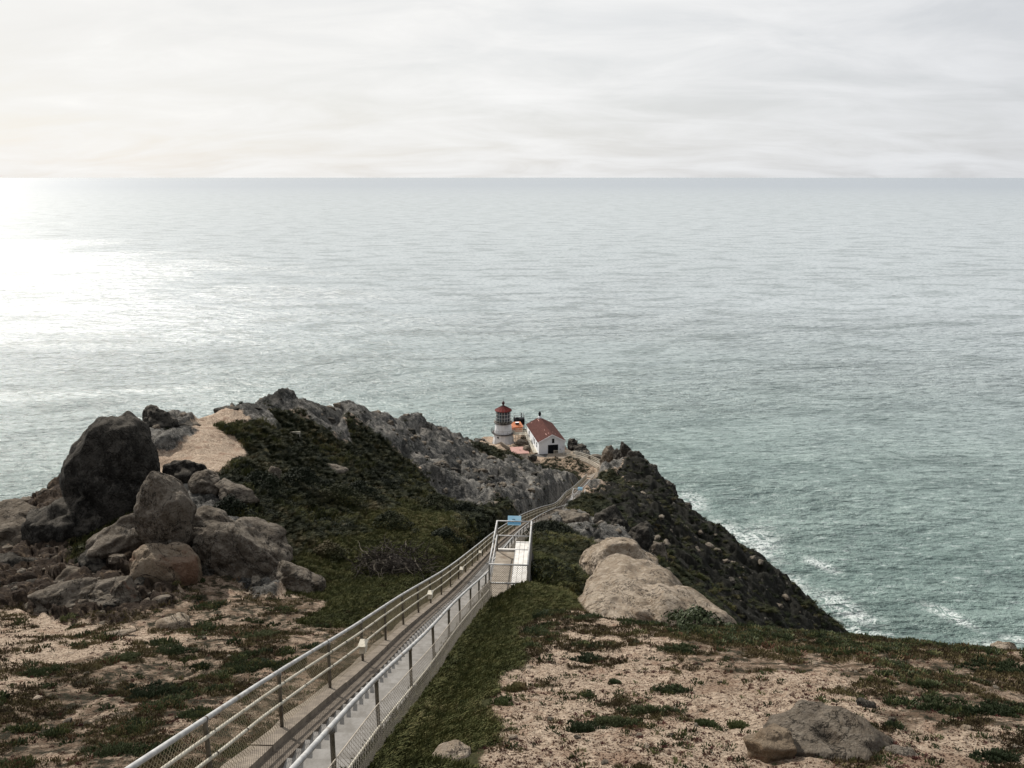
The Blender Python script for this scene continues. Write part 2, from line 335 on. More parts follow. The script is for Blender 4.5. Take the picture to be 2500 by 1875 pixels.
def terrain(x, y):
    """height and cover weights"""
    x = np.asarray(x, float); y = np.asarray(y, float)
    z = base_height(x, y); cv = cover(x, y)
    r = np.hypot(x, y); far = sstep(25, 70, r)
    steep = np.clip(sstep(0, -60, z - 70), 0, 1)
    rock = np.clip(cv[1] + cv[6] + cv[4] * .6, 0, 1); rk = sstep(.25, .7, rock)
    # strata run down towards the right
    ux = .24 * x + .97 * y; uy = .97 * x - .24 * y
    amp = 0.55 + far * .8
    slab, edge = plates(ux / 5.5, uy / 2.3, 61); slab2, edge2 = plates(ux / 1.5 + 9, uy / .75, 62)
    z = z + rk * amp * (0.75 * fbm(x / 12, y / 12, 2, 3, ridged=True) + 0.40 * fbm(ux / 14, uy / 2.6, 3, 11, ridged=True) - 0.42)
    z = z + rk * ((.35 + .12 * far) * slab - (.20 + .12 * far) * edge + (.13 + .07 * far) * slab2 - .09 * edge2)
    z = z + rk * .10 * fbm(ux / 1.0, uy / .5, 3, 19, ridged=True)
    kb = sstep(.2, .7, cv[6]); b3, q3 = plates(x / 1.3 + 3, y / .9, 71); b4, q4 = plates(x / .42, y / .30, 72)
    z = z + kb * (.34 * b3 - .26 * q3 + .10 * b4 - .07 * q4)
    kk = sstep(.2, .7, cv[7]); kx = .78 * x - .62 * y; ky = .62 * x + .78 * y
    s3, e3 = plates(kx / 7.0, ky / 2.4, 64); s4, e4 = plates(kx / 2.2, ky / .9, 65)
    z = z + kk * (.75 * s3 - .55 * e3 + .32 * s4 - .22 * e4 + .8 * fbm(kx / 16, ky / 4, 3, 66, ridged=True) - .5)
    veg = np.clip(cv[3] + cv[2] * .25, 0, 1)
    z = z + veg * (0.25 + .45 * far) * fbm(x / 3.1, y / 3.1, 4, 23) + veg * (.1 + .2 * far) * np.abs(fbm(x / 1.1, y / 1.1, 3, 29)) * 2
    z = z + cv[2] * 0.10 * fbm(x / 1.5, y / 1.5, 3, 31)
    sd_ = np.clip(cv[0] + cv[5], 0, 1)
    z = z + sd_ * (0.20 * fbm(x / 3, y / 3, 3, 33) + 0.085 * fbm(x / .6, y / .6, 4, 35) + .02 * fbm(x / .12, y / .12, 2, 39)) * (1 + far)
    z = z + (1 - sstep(95, 135, z)) * 1.3 * fbm(ux / 12, uy / 5, 4, 51, ridged=True) * sstep(60, 100, r)
    d, pz = path_dist(x, y)
    k = sstep(2.3, 0.8, d)
    z = z * (1 - k) + (pz - 0.11) * k
    # flat ground at the lighthouse
    for (qx, qy, qz, ra) in ((-2.1, 184.5, CAMZ - 62.9, 4.3), (9, 173.5, CAMZ - 61.15, 3.9), (7.8, 179.0, CAMZ - 61.15, 3.9), (6.4, 184, CAMZ - 61.15, 3.6), (2.6, 171.5, CAMZ - 62.0, 2.2), (8.3, 91.3, CAMZ - 40.6, 1.6), (6.3, 146, CAMZ - 57.2, 0.1), (0.25, 27.9, CAMZ - 15.50, .85)):
        dd = np.hypot(x - qx, y - qy); k = sstep(ra + (2.5 if ra > 1 else .7), ra, dd); z = z * (1 - k) + (qz - .03) * k
    return z, cv
def ground(x, y):
    z, _ = terrain(np.array([x], float), np.array([y], float)); return float(z[0])
def on_ground(u, v, Y):
    p = PW(u, v, Y); return Vector((p.x, p.y, ground(p.x, p.y)))

# terrain mesh: fan-shaped grid, finest where the camera stands
NA, NR = 980, 800
ang = np.concatenate([np.linspace(-100, -40, 50, endpoint=False), np.linspace(-40, 40, NA - 100), np.linspace(40, 100, 51)[1:]])
ang = np.radians(ang); rr = np.exp(np.linspace(math.log(4.0), math.log(275), NR))
AA, RR = np.meshgrid(ang, rr); GX = RR * np.sin(AA); GY = RR * np.cos(AA)
GZ, GC = terrain(GX, GY)
me = bpy.data.meshes.new('headland')
nv = GX.size; na = len(ang)
co = np.stack([GX, GY, GZ], -1).reshape(-1, 3).astype(np.float32)
idx = np.arange(nv).reshape(NR, na)
q = np.stack([idx[:-1, :-1], idx[:-1, 1:], idx[1:, 1:], idx[1:, :-1]], -1).reshape(-1, 4)[:, ::-1]
keep = co[:, 2][q].max(1) > -12
q = q[keep]
me.vertices.add(nv); me.vertices.foreach_set('co', co.ravel())
me.loops.add(q.size); me.loops.foreach_set('vertex_index', q.ravel().astype(np.int32))
me.polygons.add(len(q)); me.polygons.foreach_set('loop_start', np.arange(0, q.size, 4, dtype=np.int32)); me.polygons.foreach_set('loop_total', np.full(len(q), 4, dtype=np.int32))
me.polygons.foreach_set('use_smooth', np.ones(len(q), bool))
me.update(); me.validate()
for nm, arr in (('rock', GC[1]), ('green', GC[2]), ('dark', GC[3]), ('earth', GC[4]), ('mix', GC[5]), ('brown', GC[6]), ('crag', GC[7])):
    at = me.attributes.new(nm, 'FLOAT', 'POINT'); at.data.foreach_set('value', arr.ravel().astype(np.float32))

def new_mat(name):
    m = bpy.data.materials.new(name); m.use_nodes = True; t = NT(m.node_tree); t.n.clear()
    out = t.new('ShaderNodeOutputMaterial'); b = t.new('ShaderNodeBsdfPrincipled'); t.l.new(b.outputs[0], out.inputs[0])
    b.inputs['Specular IOR Level'].default_value = 0.3; b.inputs['Roughness'].default_value = 0.85
    return m, t, b
def bump(t, b, h, strength, dist):
    bp = t.new('ShaderNodeBump'); t.l.new(h, bp.inputs['Height']); bp.inputs['Strength'].default_value = strength; bp.inputs['Distance'].default_value = dist
    t.l.new(bp.outputs[0], b.inputs['Normal']); return bp

def rock_color(t, pos, warm=0.0):
    a = t.noise(pos, 0.45, 6, 0.6, 0.4); b_ = t.noise(pos, 3.0, 6, 0.62); c_ = t.noise(pos, 14.0, 4, 0.6)
    col = t.ramp(b_, [(0.30, (0.018, 0.018, 0.018)), (0.48, (0.075, 0.074, 0.070)), (0.68, (0.28, 0.265, 0.24))])
    col = t.mix(t.smooth(a, 0.42, 0.68), col, t.mix(0.55, col, (0.30, 0.275, 0.24)))
    crk = t.math('ABSOLUTE', t.math('SUBTRACT', t.noise(pos, 0.9, 5, 0.62, 0.8), 0.5))
    col = t.mix(t.math('MULTIPLY', t.smooth(crk, 0.022, 0.0), 0.8), col, (0.010, 0.010, 0.009))
    col = t.mix(t.math('MULTIPLY', t.smooth(c_, 0.56, 0.70), 0.55), col, (0.36, 0.36, 0.33))
    col = t.mix(t.math('MULTIPLY', t.smooth(c_, 0.46, 0.34), 0.7), col, (0.022, 0.022, 0.020))
    e_ = t.noise(pos, 1.3, 7, 0.7, 0.7); col = t.mix(t.math('MULTIPLY', t.smooth(e_, 0.54, 0.62), 0.55), col, (0.030, 0.029, 0.026))
    if warm: col = t.mix(warm, col, t.mix(b_, (0.20, 0.14, 0.09), (0.40, 0.30, 0.20)))
    return col, b_, c_

# ground cover material
M_land, t, b = new_mat('headland_ground')
geo = t.new('ShaderNodeNewGeometry'); pos = geo.outputs['Position']
def attr(t, nm):
    a = t.new('ShaderNodeAttribute'); a.attribute_name = nm; return a.outputs['Fac']
fine = t.noise(pos, 9.0, 6, 0.65); mid = t.noise(pos, 1.6, 6, 0.6, 0.3); big = t.noise(pos, 0.3, 5, 0.6)
sand = t.mix(t.smooth(fine, .3, .7), (0.29, 0.215, 0.155), (0.62, 0.50, 0.385))
sand = t.mix(t.math('MULTIPLY', t.smooth(mid, 0.50, 0.68), 0.6), sand, (0.25, 0.15, 0.10))
sand = t.mix(t.math('MULTIPLY', t.smooth(big, 0.52, 0.68), 0.55), sand, (0.20, 0.135, 0.09))
sand = t.mix(t.math('MULTIPLY', t.smooth(t.noise(pos, 22.0, 3, 0.6), 0.55, 0.63), 0.8), sand, (0.06, 0.038, 0.026))
rcol, rb, rc = rock_color(t, pos)
mpb = t.new('ShaderNodeMapping'); mpb.vector_type = 'POINT'; t.l.new(pos, mpb.inputs[0]); mpb.inputs['Rotation'].default_value = (0, 0, rad(14)); mpb.inputs['Scale'].default_value = (1.0, 0.16, 1.0)
band = t.noise(mpb.outputs[0], 0.42, 6, 0.66, 0.3)
rcol = t.mix(t.math('MULTIPLY', t.smooth(band, 0.52, 0.36), 0.75), rcol, (0.018, 0.019, 0.017))
rcol = t.mix(t.math('MULTIPLY', t.smooth(band, 0.54, 0.68), 0.6), rcol, (0.34, 0.32, 0.285))
grass = t.mix(fine, (0.019, 0.021, 0.008), (0.088, 0.088, 0.034))
grass = t.mix(t.smooth(mid, 0.5, 0.75), grass, (0.095, 0.080, 0.038))
dark = t.mix(fine, (0.005, 0.007, 0.004), (0.028, 0.031, 0.014))
dark = t.mix(t.math('MULTIPLY', t.smooth(mid, 0.50, 0.64), 0.7), dark, (0.085, 0.075, 0.035))
earth = t.mix(fine, (0.028, 0.014, 0.010), (0.13, 0.060, 0.038))
mixc = t.mix(t.smooth(t.noise(pos, 2.6, 5, 0.65, 0.2), 0.40, 0.56), (0.028, 0.026, 0.014), t.mix(t.smooth(mid, .38, .62), (0.14, 0.098, 0.066), sand))
crag = t.mix(fine, (0.006, 0.0065, 0.006), (0.030, 0.029, 0.023))
crag = t.mix(t.math('MULTIPLY', t.smooth(t.noise(pos, 0.8, 6, 0.68), 0.60, 0.70), 0.75), crag, (0.16, 0.15, 0.135))
jit = t.math('MULTIPLY', t.math('SUBTRACT', t.noise(pos, 1.1, 7, 0.68), 0.5), 1.5)
def blend(col, nm, tgt, lo=0.34, hi=0.56):
    return t.mix(t.smooth(t.math('ADD', attr(t, nm), jit), lo, hi), col, tgt)
col = blend(sand, 'mix', mixc); col = blend(col, 'earth', earth); brownc = t.mix(t.math('SUBTRACT', 1.0, t.math('MULTIPLY', t.smooth(rb, .5, .7), .7)), (0.20, 0.15, 0.105), t.mix(fine, (0.014, 0.011, 0.009), (0.07, 0.05, 0.036)))
col = blend(col, 'brown', brownc); col = blend(col, 'rock', rcol); col = blend(col, 'green', grass); col = blend(col, 'dark', dark); col = blend(col, 'crag', crag)
t.l.new(col, b.inputs['Base Color']); b.inputs['Roughness'].default_value = 0.95; b.inputs['Specular IOR Level'].default_value = 0.12
h = t.math('ADD', t.math('MULTIPLY', t.noise(pos, 6.0, 8, 0.7), 0.8), t.math('MULTIPLY', t.noise(pos, 0.9, 6, 0.65, 0.4), 1.2))
bump(t, b, h, 1.0, 0.30)
land = link_mesh('headland', me, None, M_land); tag(land, kind='structure')
land['label'] = 'rocky headland dropping to the sea with sand, scrub and grey rock'

# ------------------------------------------------------------------ sea
def make_sea():
    m, t, b = new_mat('sea_water')
    geo = t.new('ShaderNodeNewGeometry'); pos = geo.outputs['Position']
    mp = t.new('ShaderNodeMapping'); t.l.new(pos, mp.inputs[0]); mp.inputs['Rotation'].default_value = (0, 0, rad(-18)); mp.inputs['Scale'].default_value = (0.45, 1.0, 1.0)
    pv = mp.outputs[0]
    w1 = t.noise(pv, 0.16, 5, 0.62, 0.25); w2 = t.noise(pv, 0.028, 4, 0.6, 0.2); w3 = t.noise(pos, 0.6, 3, 0.6); w4 = t.noise(pv, 0.006, 3, 0.5)
    h = t.math('ADD', t.math('MULTIPLY', w1, 3.4), t.math('ADD', t.math('MULTIPLY', w2, 9.0), t.math('MULTIPLY', w3, 0.8)))
    bpn = bump(t, b, h, 0.7, 1.0)
    sp = t.new('ShaderNodeSeparateXYZ'); t.l.new(pos, sp.inputs[0])
    t.l.new(t.math('MULTIPLY', t.math('MULTIPLY_ADD', t.smooth(t.math('LOGARITHM', t.vmath('LENGTH', pos).outputs['Value'], 10.0), 2.55, 3.5), -1.15, 1.4), t.math('MULTIPLY_ADD', t.smooth(t.noise(pv, 0.0045, 5, 0.6, 0.6), 0.35, 0.65), 0.8, 0.55)), bpn.inputs['Strength'])   # sea calmer far out
    # turbid green water near the shore; pale sky sheen farther out painted into colour
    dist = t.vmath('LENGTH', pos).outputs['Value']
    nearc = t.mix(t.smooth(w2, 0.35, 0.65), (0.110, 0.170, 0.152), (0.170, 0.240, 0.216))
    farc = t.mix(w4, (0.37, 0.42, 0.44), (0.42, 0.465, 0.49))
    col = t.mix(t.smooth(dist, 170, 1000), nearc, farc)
    swell = t.noise(pv, 0.035, 4, 0.6, 0.4); col = t.mix(t.math('MULTIPLY', t.smooth(swell, 0.52, 0.38), 0.40), col, (0.05, 0.085, 0.078))  # darker swell troughs painted into the colour
    chop = t.noise(pv, 0.33, 5, 0.68, 0.3)  # light crests and dark troughs painted into the colour for wave contrast
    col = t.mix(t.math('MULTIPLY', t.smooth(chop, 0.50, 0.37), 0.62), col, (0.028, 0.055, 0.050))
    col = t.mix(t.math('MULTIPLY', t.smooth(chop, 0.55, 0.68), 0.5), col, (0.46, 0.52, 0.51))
    col = t.mix(t.smooth(dist, 2500, 14000), col, (0.25, 0.295, 0.335))  # water towards the horizon painted darker against the glare
    # foam: streaks and lace round the rocks at the foot of the cliff
    def spot(u, v, rx, ry, rotd):
        p = P(u, v, 100); k = CAMZ / -p[2]; c = (p[0] * k, p[1] * k, 0)
        m2 = t.new('ShaderNodeMapping'); m2.vector_type = 'TEXTURE'; t.l.new(pos, m2.inputs[0])
        m2.inputs['Location'].default_value = c; m2.inputs['Rotation'].default_value = (0, 0, rad(rotd)); m2.inputs['Scale'].default_value = (rx, ry, 1e5)
        wob = t.vmath('ADD', m2.outputs[0], t.vmath('SCALE', t.vmath('SUBTRACT', t.noise(pos, 0.05, 4, 0.6, out=1), (0.5, 0.5, 0.5)).outputs[0]).outputs[0])
        wob.inputs[1].links[0].from_node.inputs['Scale'].default_value = 0.9
        ln = t.vmath('LENGTH', wob.outputs[0]).outputs['Value']
        return t.smooth(ln, 1.1, 0.1)
    spots = [(1840, 1330, 15, 32, -25), (1930, 1430, 10, 12, 0), (2130, 1555, 26, 9, -35), (2230, 1590, 24, 8, -30), (2080, 1500, 13, 6, -35), (1690, 1222, 9, 15, 0), (1780, 1295, 8, 18, 10), (2050, 1475, 8, 16, 20),
             (2310, 1500, 5, 12, 30), (2430, 1585, 10, 8, 10), (2010, 1380, 5, 12, 30), (2500, 1565, 9, 4, -20)]
    f = None
    for s_ in spots:
        k = spot(*s_); f = k if f is None else t.math('MAXIMUM', f, k)
    lace = t.math('ABSOLUTE', t.math('SUBTRACT', t.noise(pos, 0.22, 5, 0.68, 1.2), 0.5))
    lace = t.math('MULTIPLY', t.smooth(lace, 0.085, 0.0), 0.85)
    puff = t.smooth(t.noise(pos, 0.30, 6, 0.7, 0.5), 0.53, 0.66)
    foam = t.math('MULTIPLY', f, t.math('MAXIMUM', lace, t.math('MULTIPLY', puff, f)), clamp=True)
    # scattered whitecaps
    mw = t.new('ShaderNodeMapping'); t.l.new(pos, mw.inputs[0]); mw.inputs['Rotation'].default_value = (0, 0, rad(-18)); mw.inputs['Scale'].default_value = (0.35, 1.3, 1)
    cap = t.math('MULTIPLY', t.smooth(t.noise(mw.outputs[0], 0.10, 6, 0.7), 0.70, 0.76), t.smooth(t.noise(pos, 0.012, 3, 0.5), 0.52, 0.62))
    foam = t.math('MAXIMUM', foam, t.math('MULTIPLY', cap, 0.8))
    col = t.mix(t.math('MULTIPLY', foam, 0.8), col, (0.80, 0.84, 0.83))
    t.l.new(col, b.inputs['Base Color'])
    t.l.new(t.math('MULTIPLY_ADD', foam, 0.4, 0.27), b.inputs['Roughness'])
    b.inputs['IOR'].default_value = 1.333; b.inputs['Specular IOR Level'].default_value = 0.5
    R_ = [20] + list(np.exp(np.linspace(math.log(120), math.log(90000), 60)))
    A_ = np.radians(np.linspace(0, 360, 145)[:-1])
    vs = [(0, 0, 0)] + [(r * math.sin(a), r * math.cos(a), 0) for r in R_ for a in A_]
    n = len(A_); fs = [(0, 1 + (k + 1) % n, 1 + k) for k in range(n)]
    for i in range(len(R_) - 1):
        for k in range(n): k2 = (k + 1) % n; fs.append((1 + i * n + k, 1 + i * n + k2, 1 + (i + 1) * n + k2, 1 + (i + 1) * n + k))
    me = bpy.data.meshes.new('sea'); me.from_pydata(vs, [], fs); me.update()
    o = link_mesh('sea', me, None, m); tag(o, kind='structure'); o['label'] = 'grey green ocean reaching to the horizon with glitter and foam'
make_sea()

# ------------------------------------------------------------------ plain materials
def simple(name, c1, c2, scale=6.0, rough=0.8, metal=0.0, bmp=0.0, spots=None, spec=0.3):
    m, t, b = new_mat(name)
    tc = t.new('ShaderNodeNewGeometry'); pos = tc.outputs['Position']
    n = t.noise(pos, scale, 6, 0.65); col = t.mix(t.smooth(n, 0.3, 0.7), c1, c2)
    if spots: col = t.mix(t.math('MULTIPLY', t.smooth(t.noise(pos, scale * 0.37, 6, 0.7), 0.55, 0.68), spots[1]), col, spots[0])
    t.l.new(col, b.inputs['Base Color']); b.inputs['Roughness'].default_value = rough; b.inputs['Metallic'].default_value = metal
    b.inputs['Specular IOR Level'].default_value = spec
    if bmp: bump(t, b, n, bmp, 0.02)
    return m
M_conc = simple('weathered_concrete', (0.15, 0.125, 0.10), (0.26, 0.22, 0.175), 5, 0.9, bmp=0.4, spots=((0.10, 0.085, 0.065), 0.7))
M_step = simple('step_concrete', (0.17, 0.16, 0.145), (0.26, 0.25, 0.235), 4, 0.9, bmp=0.3, spots=((0.14, 0.125, 0.11), 0.6))
M_gut = simple('gutter_concrete', (0.08, 0.065, 0.05), (0.15, 0.125, 0.10), 5, 0.95, bmp=0.4)
M_pipe = simple('galvanised_pipe', (0.30, 0.30, 0.30), (0.48, 0.48, 0.47), 8, 0.6, 0.2, spots=((0.20, 0.15, 0.10), 0.65), spec=0.4)
M_pipe2 = simple('weathered_pipe', (0.40, 0.37, 0.30), (0.56, 0.53, 0.45), 8, 0.6, 0.1, spots=((0.25, 0.20, 0.12), 0.7))
M_post = simple('post_steel', (0.11, 0.105, 0.095), (0.24, 0.225, 0.20), 10, 0.7, 0.2, spots=((0.15, 0.10, 0.06), 0.6))
M_wireL = simple('rusty_chain_link', (0.22, 0.18, 0.11), (0.36, 0.31, 0.21), 8, 0.7)
M_wireR = simple('pale_chain_link', (0.36, 0.31, 0.25), (0.52, 0.46, 0.38), 8, 0.6)
M_collar = simple('dark_band', (0.04, 0.035, 0.03), (0.10, 0.08, 0.06), 12, 0.8)
M_deck = simple('deck_boards', (0.20, 0.17, 0.135), (0.31, 0.27, 0.22), 3, 0.9, bmp=0.3, spots=((0.15, 0.105, 0.07), 0.5))
M_bench = simple('bleached_bench_wood', (0.56, 0.54, 0.50), (0.74, 0.72, 0.69), 5, 0.8, bmp=0.2, spots=((0.36, 0.35, 0.33), 0.5))
M_darkw = simple('dark_timber', (0.018, 0.018, 0.02), (0.05, 0.048, 0.045), 5, 0.9)
M_whitep = simple('white_wall_paint', (0.72, 0.74, 0.77), (0.80, 0.81, 0.83), 1.5, 0.6, spots=((0.62, 0.62, 0.62), 0.4))
M_towerp = simple('tower_white_paint', (0.60, 0.60, 0.60), (0.76, 0.76, 0.77), 1.1, 0.55, spots=((0.52, 0.40, 0.28), 0.6))
M_seam = simple('tower_seam', (0.30, 0.29, 0.29), (0.45, 0.43, 0.42), 3, 0.6)
M_red = simple('red_lantern_roof', (0.11, 0.013, 0.012), (0.18, 0.026, 0.022), 2.5, 0.7, spots=((0.30, 0.09, 0.06), 0.5), spec=0.15)
M_darkr = simple('dark_red_metal', (0.035, 0.009, 0.010), (0.06, 0.014, 0.014), 4, 0.5)
M_roof = simple('brown_red_shingles', (0.062, 0.027, 0.023), (0.092, 0.042, 0.036), 1.6, 0.95, spots=((0.12, 0.05, 0.042), 0.3), spec=0.08)
M_pink = simple('pink_shed_roof', (0.36, 0.20, 0.17), (0.46, 0.28, 0.24), 1.8, 0.8, spots=((0.40, 0.22, 0.18), 0.4))
M_orange = simple('orange_roof', (0.40, 0.13, 0.06), (0.56, 0.22, 0.11), 1.5, 0.8)
M_shedw = simple('peeling_shed_wall', (0.34, 0.31, 0.27), (0.62, 0.59, 0.54), 2.0, 0.9)
M_black = simple('black_metal', (0.005, 0.006, 0.008), (0.014, 0.015, 0.018), 3, 0.8, spec=0.1)
M_iron = simple('gallery_iron', (0.03, 0.025, 0.024), (0.07, 0.06, 0.055), 3, 0.6)
M_timber = simple('pale_timber_rail', (0.46, 0.42, 0.34), (0.66, 0.62, 0.53), 3, 0.85)
M_twig2 = simple("pale_twigs", (0.07,0.06,0.045), (0.15,0.13,0.10), 6, 0.95)
M_twig = simple('dead_twigs', (0.012, 0.010, 0.008), (0.05, 0.04, 0.03), 6, 0.95)
M_glass, _t, _b = new_mat('lantern_glass'); _b.inputs['Base Color'].default_value = (0.035, 0.045, 0.055, 1); _b.inputs['Roughness'].default_value = 0.12; _b.inputs['Specular IOR Level'].default_value = 0.5
M_win, _t, _b = new_mat('dark_window_glass'); _b.inputs['Base Color'].default_value = (0.008, 0.011, 0.014, 1); _b.inputs['Roughness'].default_value = 0.2

# ------------------------------------------------------------------ stairway
S0, S1 = s_of_y(2.0), float(ARC[-1])
stairs = empty('stairway', tuple(path_at(s_of_y(12))[0]), label='long concrete stairway running down the ridge towards the lighthouse', cat='stairway')
def off(o, pt): return pt - o.location
def ribbon(name, s0, s1, l0, l1, top, bot, mat, parent, ds=1.0, wob=0.0):
    mb = MB(); n = max(2, int((s1 - s0) / ds)); rows = []
    for i in range(n + 1):
        s = s0 + (s1 - s0) * i / n; p, T, R = path_at(s); k = wob * noise2(s * .9, 3.3, 60) if wob else 0
        rows.append([p + R * (l0 - k) + Vector((0, 0, bot)), p + R * l1 + Vector((0, 0, bot)), p + R * l1 + Vector((0, 0, top)), p + R * (l0 - k) + Vector((0, 0, top))])
    vs = [off(parent, q) for r in rows for q in r]; fs = []
    for i in range(n):
        for k in range(4): k2 = (k + 1) % 4; fs.append((i * 4 + k, (i + 1) * 4 + k, (i + 1) * 4 + k2, i * 4 + k2))
    fs.append((0, 1, 2, 3)); fs.append((n * 4 + 3, n * 4 + 2, n * 4 + 1, n * 4))
    mb.add(vs, fs); return mb.build(name, mat, parent)
# kerb in cast lengths
s = S0
while s < S1 - 1:
    e = min(s + 3.6, S1); ribbon('kerb', s, e - 0.025, -0.14, 0.18, 0.17 + random.uniform(-.012, .012), -0.5, M_conc, stairs, 0.6, 0.08); s = e
ribbon('gutter', S0, S1, 0.18, 0.45, 0.07, -0.55, M_gut, stairs)
RUN = 0.385
def step_vs(i):
    s = S0 + i * RUN; p, T, R = path_at(s + RUN / 2); z = path_at(s + RUN / 2)[0].z - 0.02
    a = p - T * (RUN / 2 + 0.02); c = p + T * (RUN / 2 + 0.02)
    lo, hi = z - 0.42, z
    q = [a + R * .43, a + R * 1.36, c + R * 1.36, c + R * .43]
    return [off(stairs, Vector((k.x, k.y, lo))) for k in q] + [off(stairs, Vector((k.x, k.y, hi))) for k in q]
NST = int((S1 - S0) / RUN); rest = MB()
for i in range(NST):
    if i < 215:
        mb = MB(); mb.hexa(step_vs(i)); mb.build('step', M_step, stairs)
    else: rest.hexa(step_vs(i))
tag(rest.build('lower_steps', M_step, stairs), kind='stuff')

def wires(mb, line, h0, h1, lat, parent, pitch=0.07, r=0.0035, bulge=0.0):
    """chain link between s0 and s1 along a function line(s) -> (p, T, R)"""
    s0, s1, fn = line; H = h1 - h0; s = s0 - H
    def pt(sv, h):
        p, T, R = fn(min(max(sv, s0), s1)); f = (h - h0) / max(H, 1e-3)
        return off(parent, p + R * (lat + bulge * math.sin(math.pi * f)) + Vector((0, 0, h)))
    while s < s1:
        for d in (1, -1):
            a, c = (s, s + H) if d == 1 else (s + H, s)
            # clip to [s0, s1]
            pts_ = []
            f0, f1 = 0.0, 1.0
            if a != c:
                fa = (s0 - a) / (c - a); fb = (s1 - a) / (c - a); lo, hi = min(fa, fb), max(fa, fb); f0 = max(0, lo); f1 = min(1, hi)
            if f1 - f0 > 0.02:
                nseg = 2 if bulge else 1
                pts_ = [pt(a + (c - a) * (f0 + (f1 - f0) * k / nseg), h0 + H * (f0 + (f1 - f0) * k / nseg)) for k in range(nseg + 1)]
                mb.tube(pts_, r, 3, cap=False)
        s += pitch
def rail(fn, s0, s1, lat, h, r, name, mat, parent, ds=1.2, n=8, jit=0.0):
    k = max(1, int((s1 - s0) / ds)); pts_ = []
    for i in range(k + 1):
        p, T, R = fn(s0 + (s1 - s0) * i / k); pts_.append(off(parent, p + R * (lat + random.uniform(-jit, jit)) + Vector((0, 0, h + random.uniform(-jit, jit)))))
    return MB().tube(pts_, r, n).build(name, mat, parent, smooth=True)

_path_at = path_at
SP1A, SP1B = s_of_y(27.1), s_of_y(30.9)      # opening at the first rest platform
SP2A, SP2B = s_of_y(88.4), s_of_y(92.2)
LF, RF, PF = 0.02, 1.49, 1.68
# left fence
fl = empty('stair_fence', tuple(path_at(s_of_y(12))[0]), label='three rail pipe fence with chain link along the left edge of the stairway', cat='fence')
rail(path_at, S0, S1, LF, 1.08, 0.031, 'top_rail', M_pipe, fl); rail(path_at, S0, S1, LF + .03, 0.87, 0.022, 'middle_rail', M_pipe2, fl, jit=0.004); rail(path_at, S0, S1, LF + .03, 0.58, 0.022, 'lower_rail', M_pipe2, fl, jit=0.004)
def posts(parent, s_list, lat, h, base, mat=M_post, r=0.028, fn=None):
    me_ = None
    for s in s_list:
        p, T, R = (fn or path_at)(s); q = off(parent, p + R * lat)
        if me_ is None:
            mb = MB(); mb.lathe([(r, base), (r, h), (r * 1.35, h + .002), (r * 1.35, h + .05)], 8); o = mb.build('post', mat, parent, True); me_ = o.data
        else: o = link_mesh('post', me_, parent)
        o.location = q; o.rotation_euler = (random.uniform(-.02, .02), random.uniform(-.02, .02), 0)
sA = s_of_y(10.0); PS = 2.33
posts(fl, [sA + PS * k for k in range(-3, 60) if S0 < sA + PS * k < S1], LF, 1.02, -0.25)
col_ = MB()
for k in range(-4, 30):
    for lat, h, r in ((LF, 1.08, .032), (LF + .03, .87, .025), (LF + .03, .58, .025)):
        for dd in ((0.0, 0.9) if h < 1 else (0.0,)):
            s = sA + PS * k + dd + (.12 if h < 1 else 0)
            if s < S0 or s > S1: continue
            p, T, R = path_at(s); p2, _, _ = path_at(s + .03)
            col_.tube([off(fl, p + R * lat + Vector((0, 0, h))), off(fl, p2 + R * lat + Vector((0, 0, h)))], r, 8)
tag(col_.build('rail_collars', M_collar, fl), kind='stuff')
mb = MB()
for (a, c, pi_, r_) in ((S0, s_of_y(24), .075, .0032), (s_of_y(24), s_of_y(45), .10, .0042), (s_of_y(45), s_of_y(85), .16, .006), (s_of_y(85), S1, .25, .009)):
    wires(mb, (a, c, path_at), 0.02, 1.06, LF - .035, fl, pi_, r_)
tag(mb.build('chain_link_mesh', M_wireL, fl), kind='stuff')
for y in (14.35, 23.3, 31.2, 38.2, 46):      # step lights fixed to the lower rail
    p, T, R = path_at(s_of_y(y)); M_ = Matrix((( T.x, R.x, 0), (T.y, R.y, 0), (0, 0, 1)))
    m1 = MB().box(off(fl, p + R * (LF + .10) + Vector((0, 0, .55))), (.22, .12, .16), M_); m1.box(off(fl, p + R * (LF + .10) + Vector((0, 0, .64))), (.28, .17, .02), M_)
    m1.build('light_box', M_timber, fl)

# right fences (upper flight and lower flight, either side of the platforms)
def right_fence(label, s0, s1, yph, widen=None):
    def path_at(s, _b=_path_at):        # the upper flight widens a little towards the platform
        p, T, R = _b(s)
        if widen: p = p + R * (widen * min(1.0, max(0.0, (s - s_of_y(9)) / (s_of_y(27) - s_of_y(9)))))
        return p, T, R
    f = empty('stair_fence', tuple(path_at(s0 + 1)[0]), label=label, cat='fence')
    rail(path_at, s0, s1, RF, 1.08, 0.031, 'top_rail', M_pipe, f)
    rail(path_at, s0, s1, RF + .03, 0.33, 0.016, 'lower_rail', M_pipe2, f)
    sp = s_of_y(yph); posts(f, [sp + 2.33 * k for k in range(-8, 40) if s0 < sp + 2.33 * k < s1 - .4], RF, 1.02, -0.4, fn=path_at)
    mb = MB(); yend = s1
    for (a, c, pi_, r_) in ((s0, s_of_y(24), .095, .0032), (s_of_y(24), s_of_y(45), .14, .0042), (s_of_y(45), s_of_y(85), .15, .0075), (s_of_y(85), S1, .22, .010)):
        a2, c2 = max(a, s0), min(c, s1)
        if c2 > a2 + .2: wires(mb, (a2, c2, path_at), -0.12, 0.72, RF + .06, f, pi_, r_, bulge=0.07)
    tag(mb.build('chain_link_mesh', M_wireR, f), kind='stuff')
    rail(path_at, s0, s1, RF + .06, 0.72, 0.009, 'tension_wire', M_wireR, f, n=4, jit=.012)
    return f
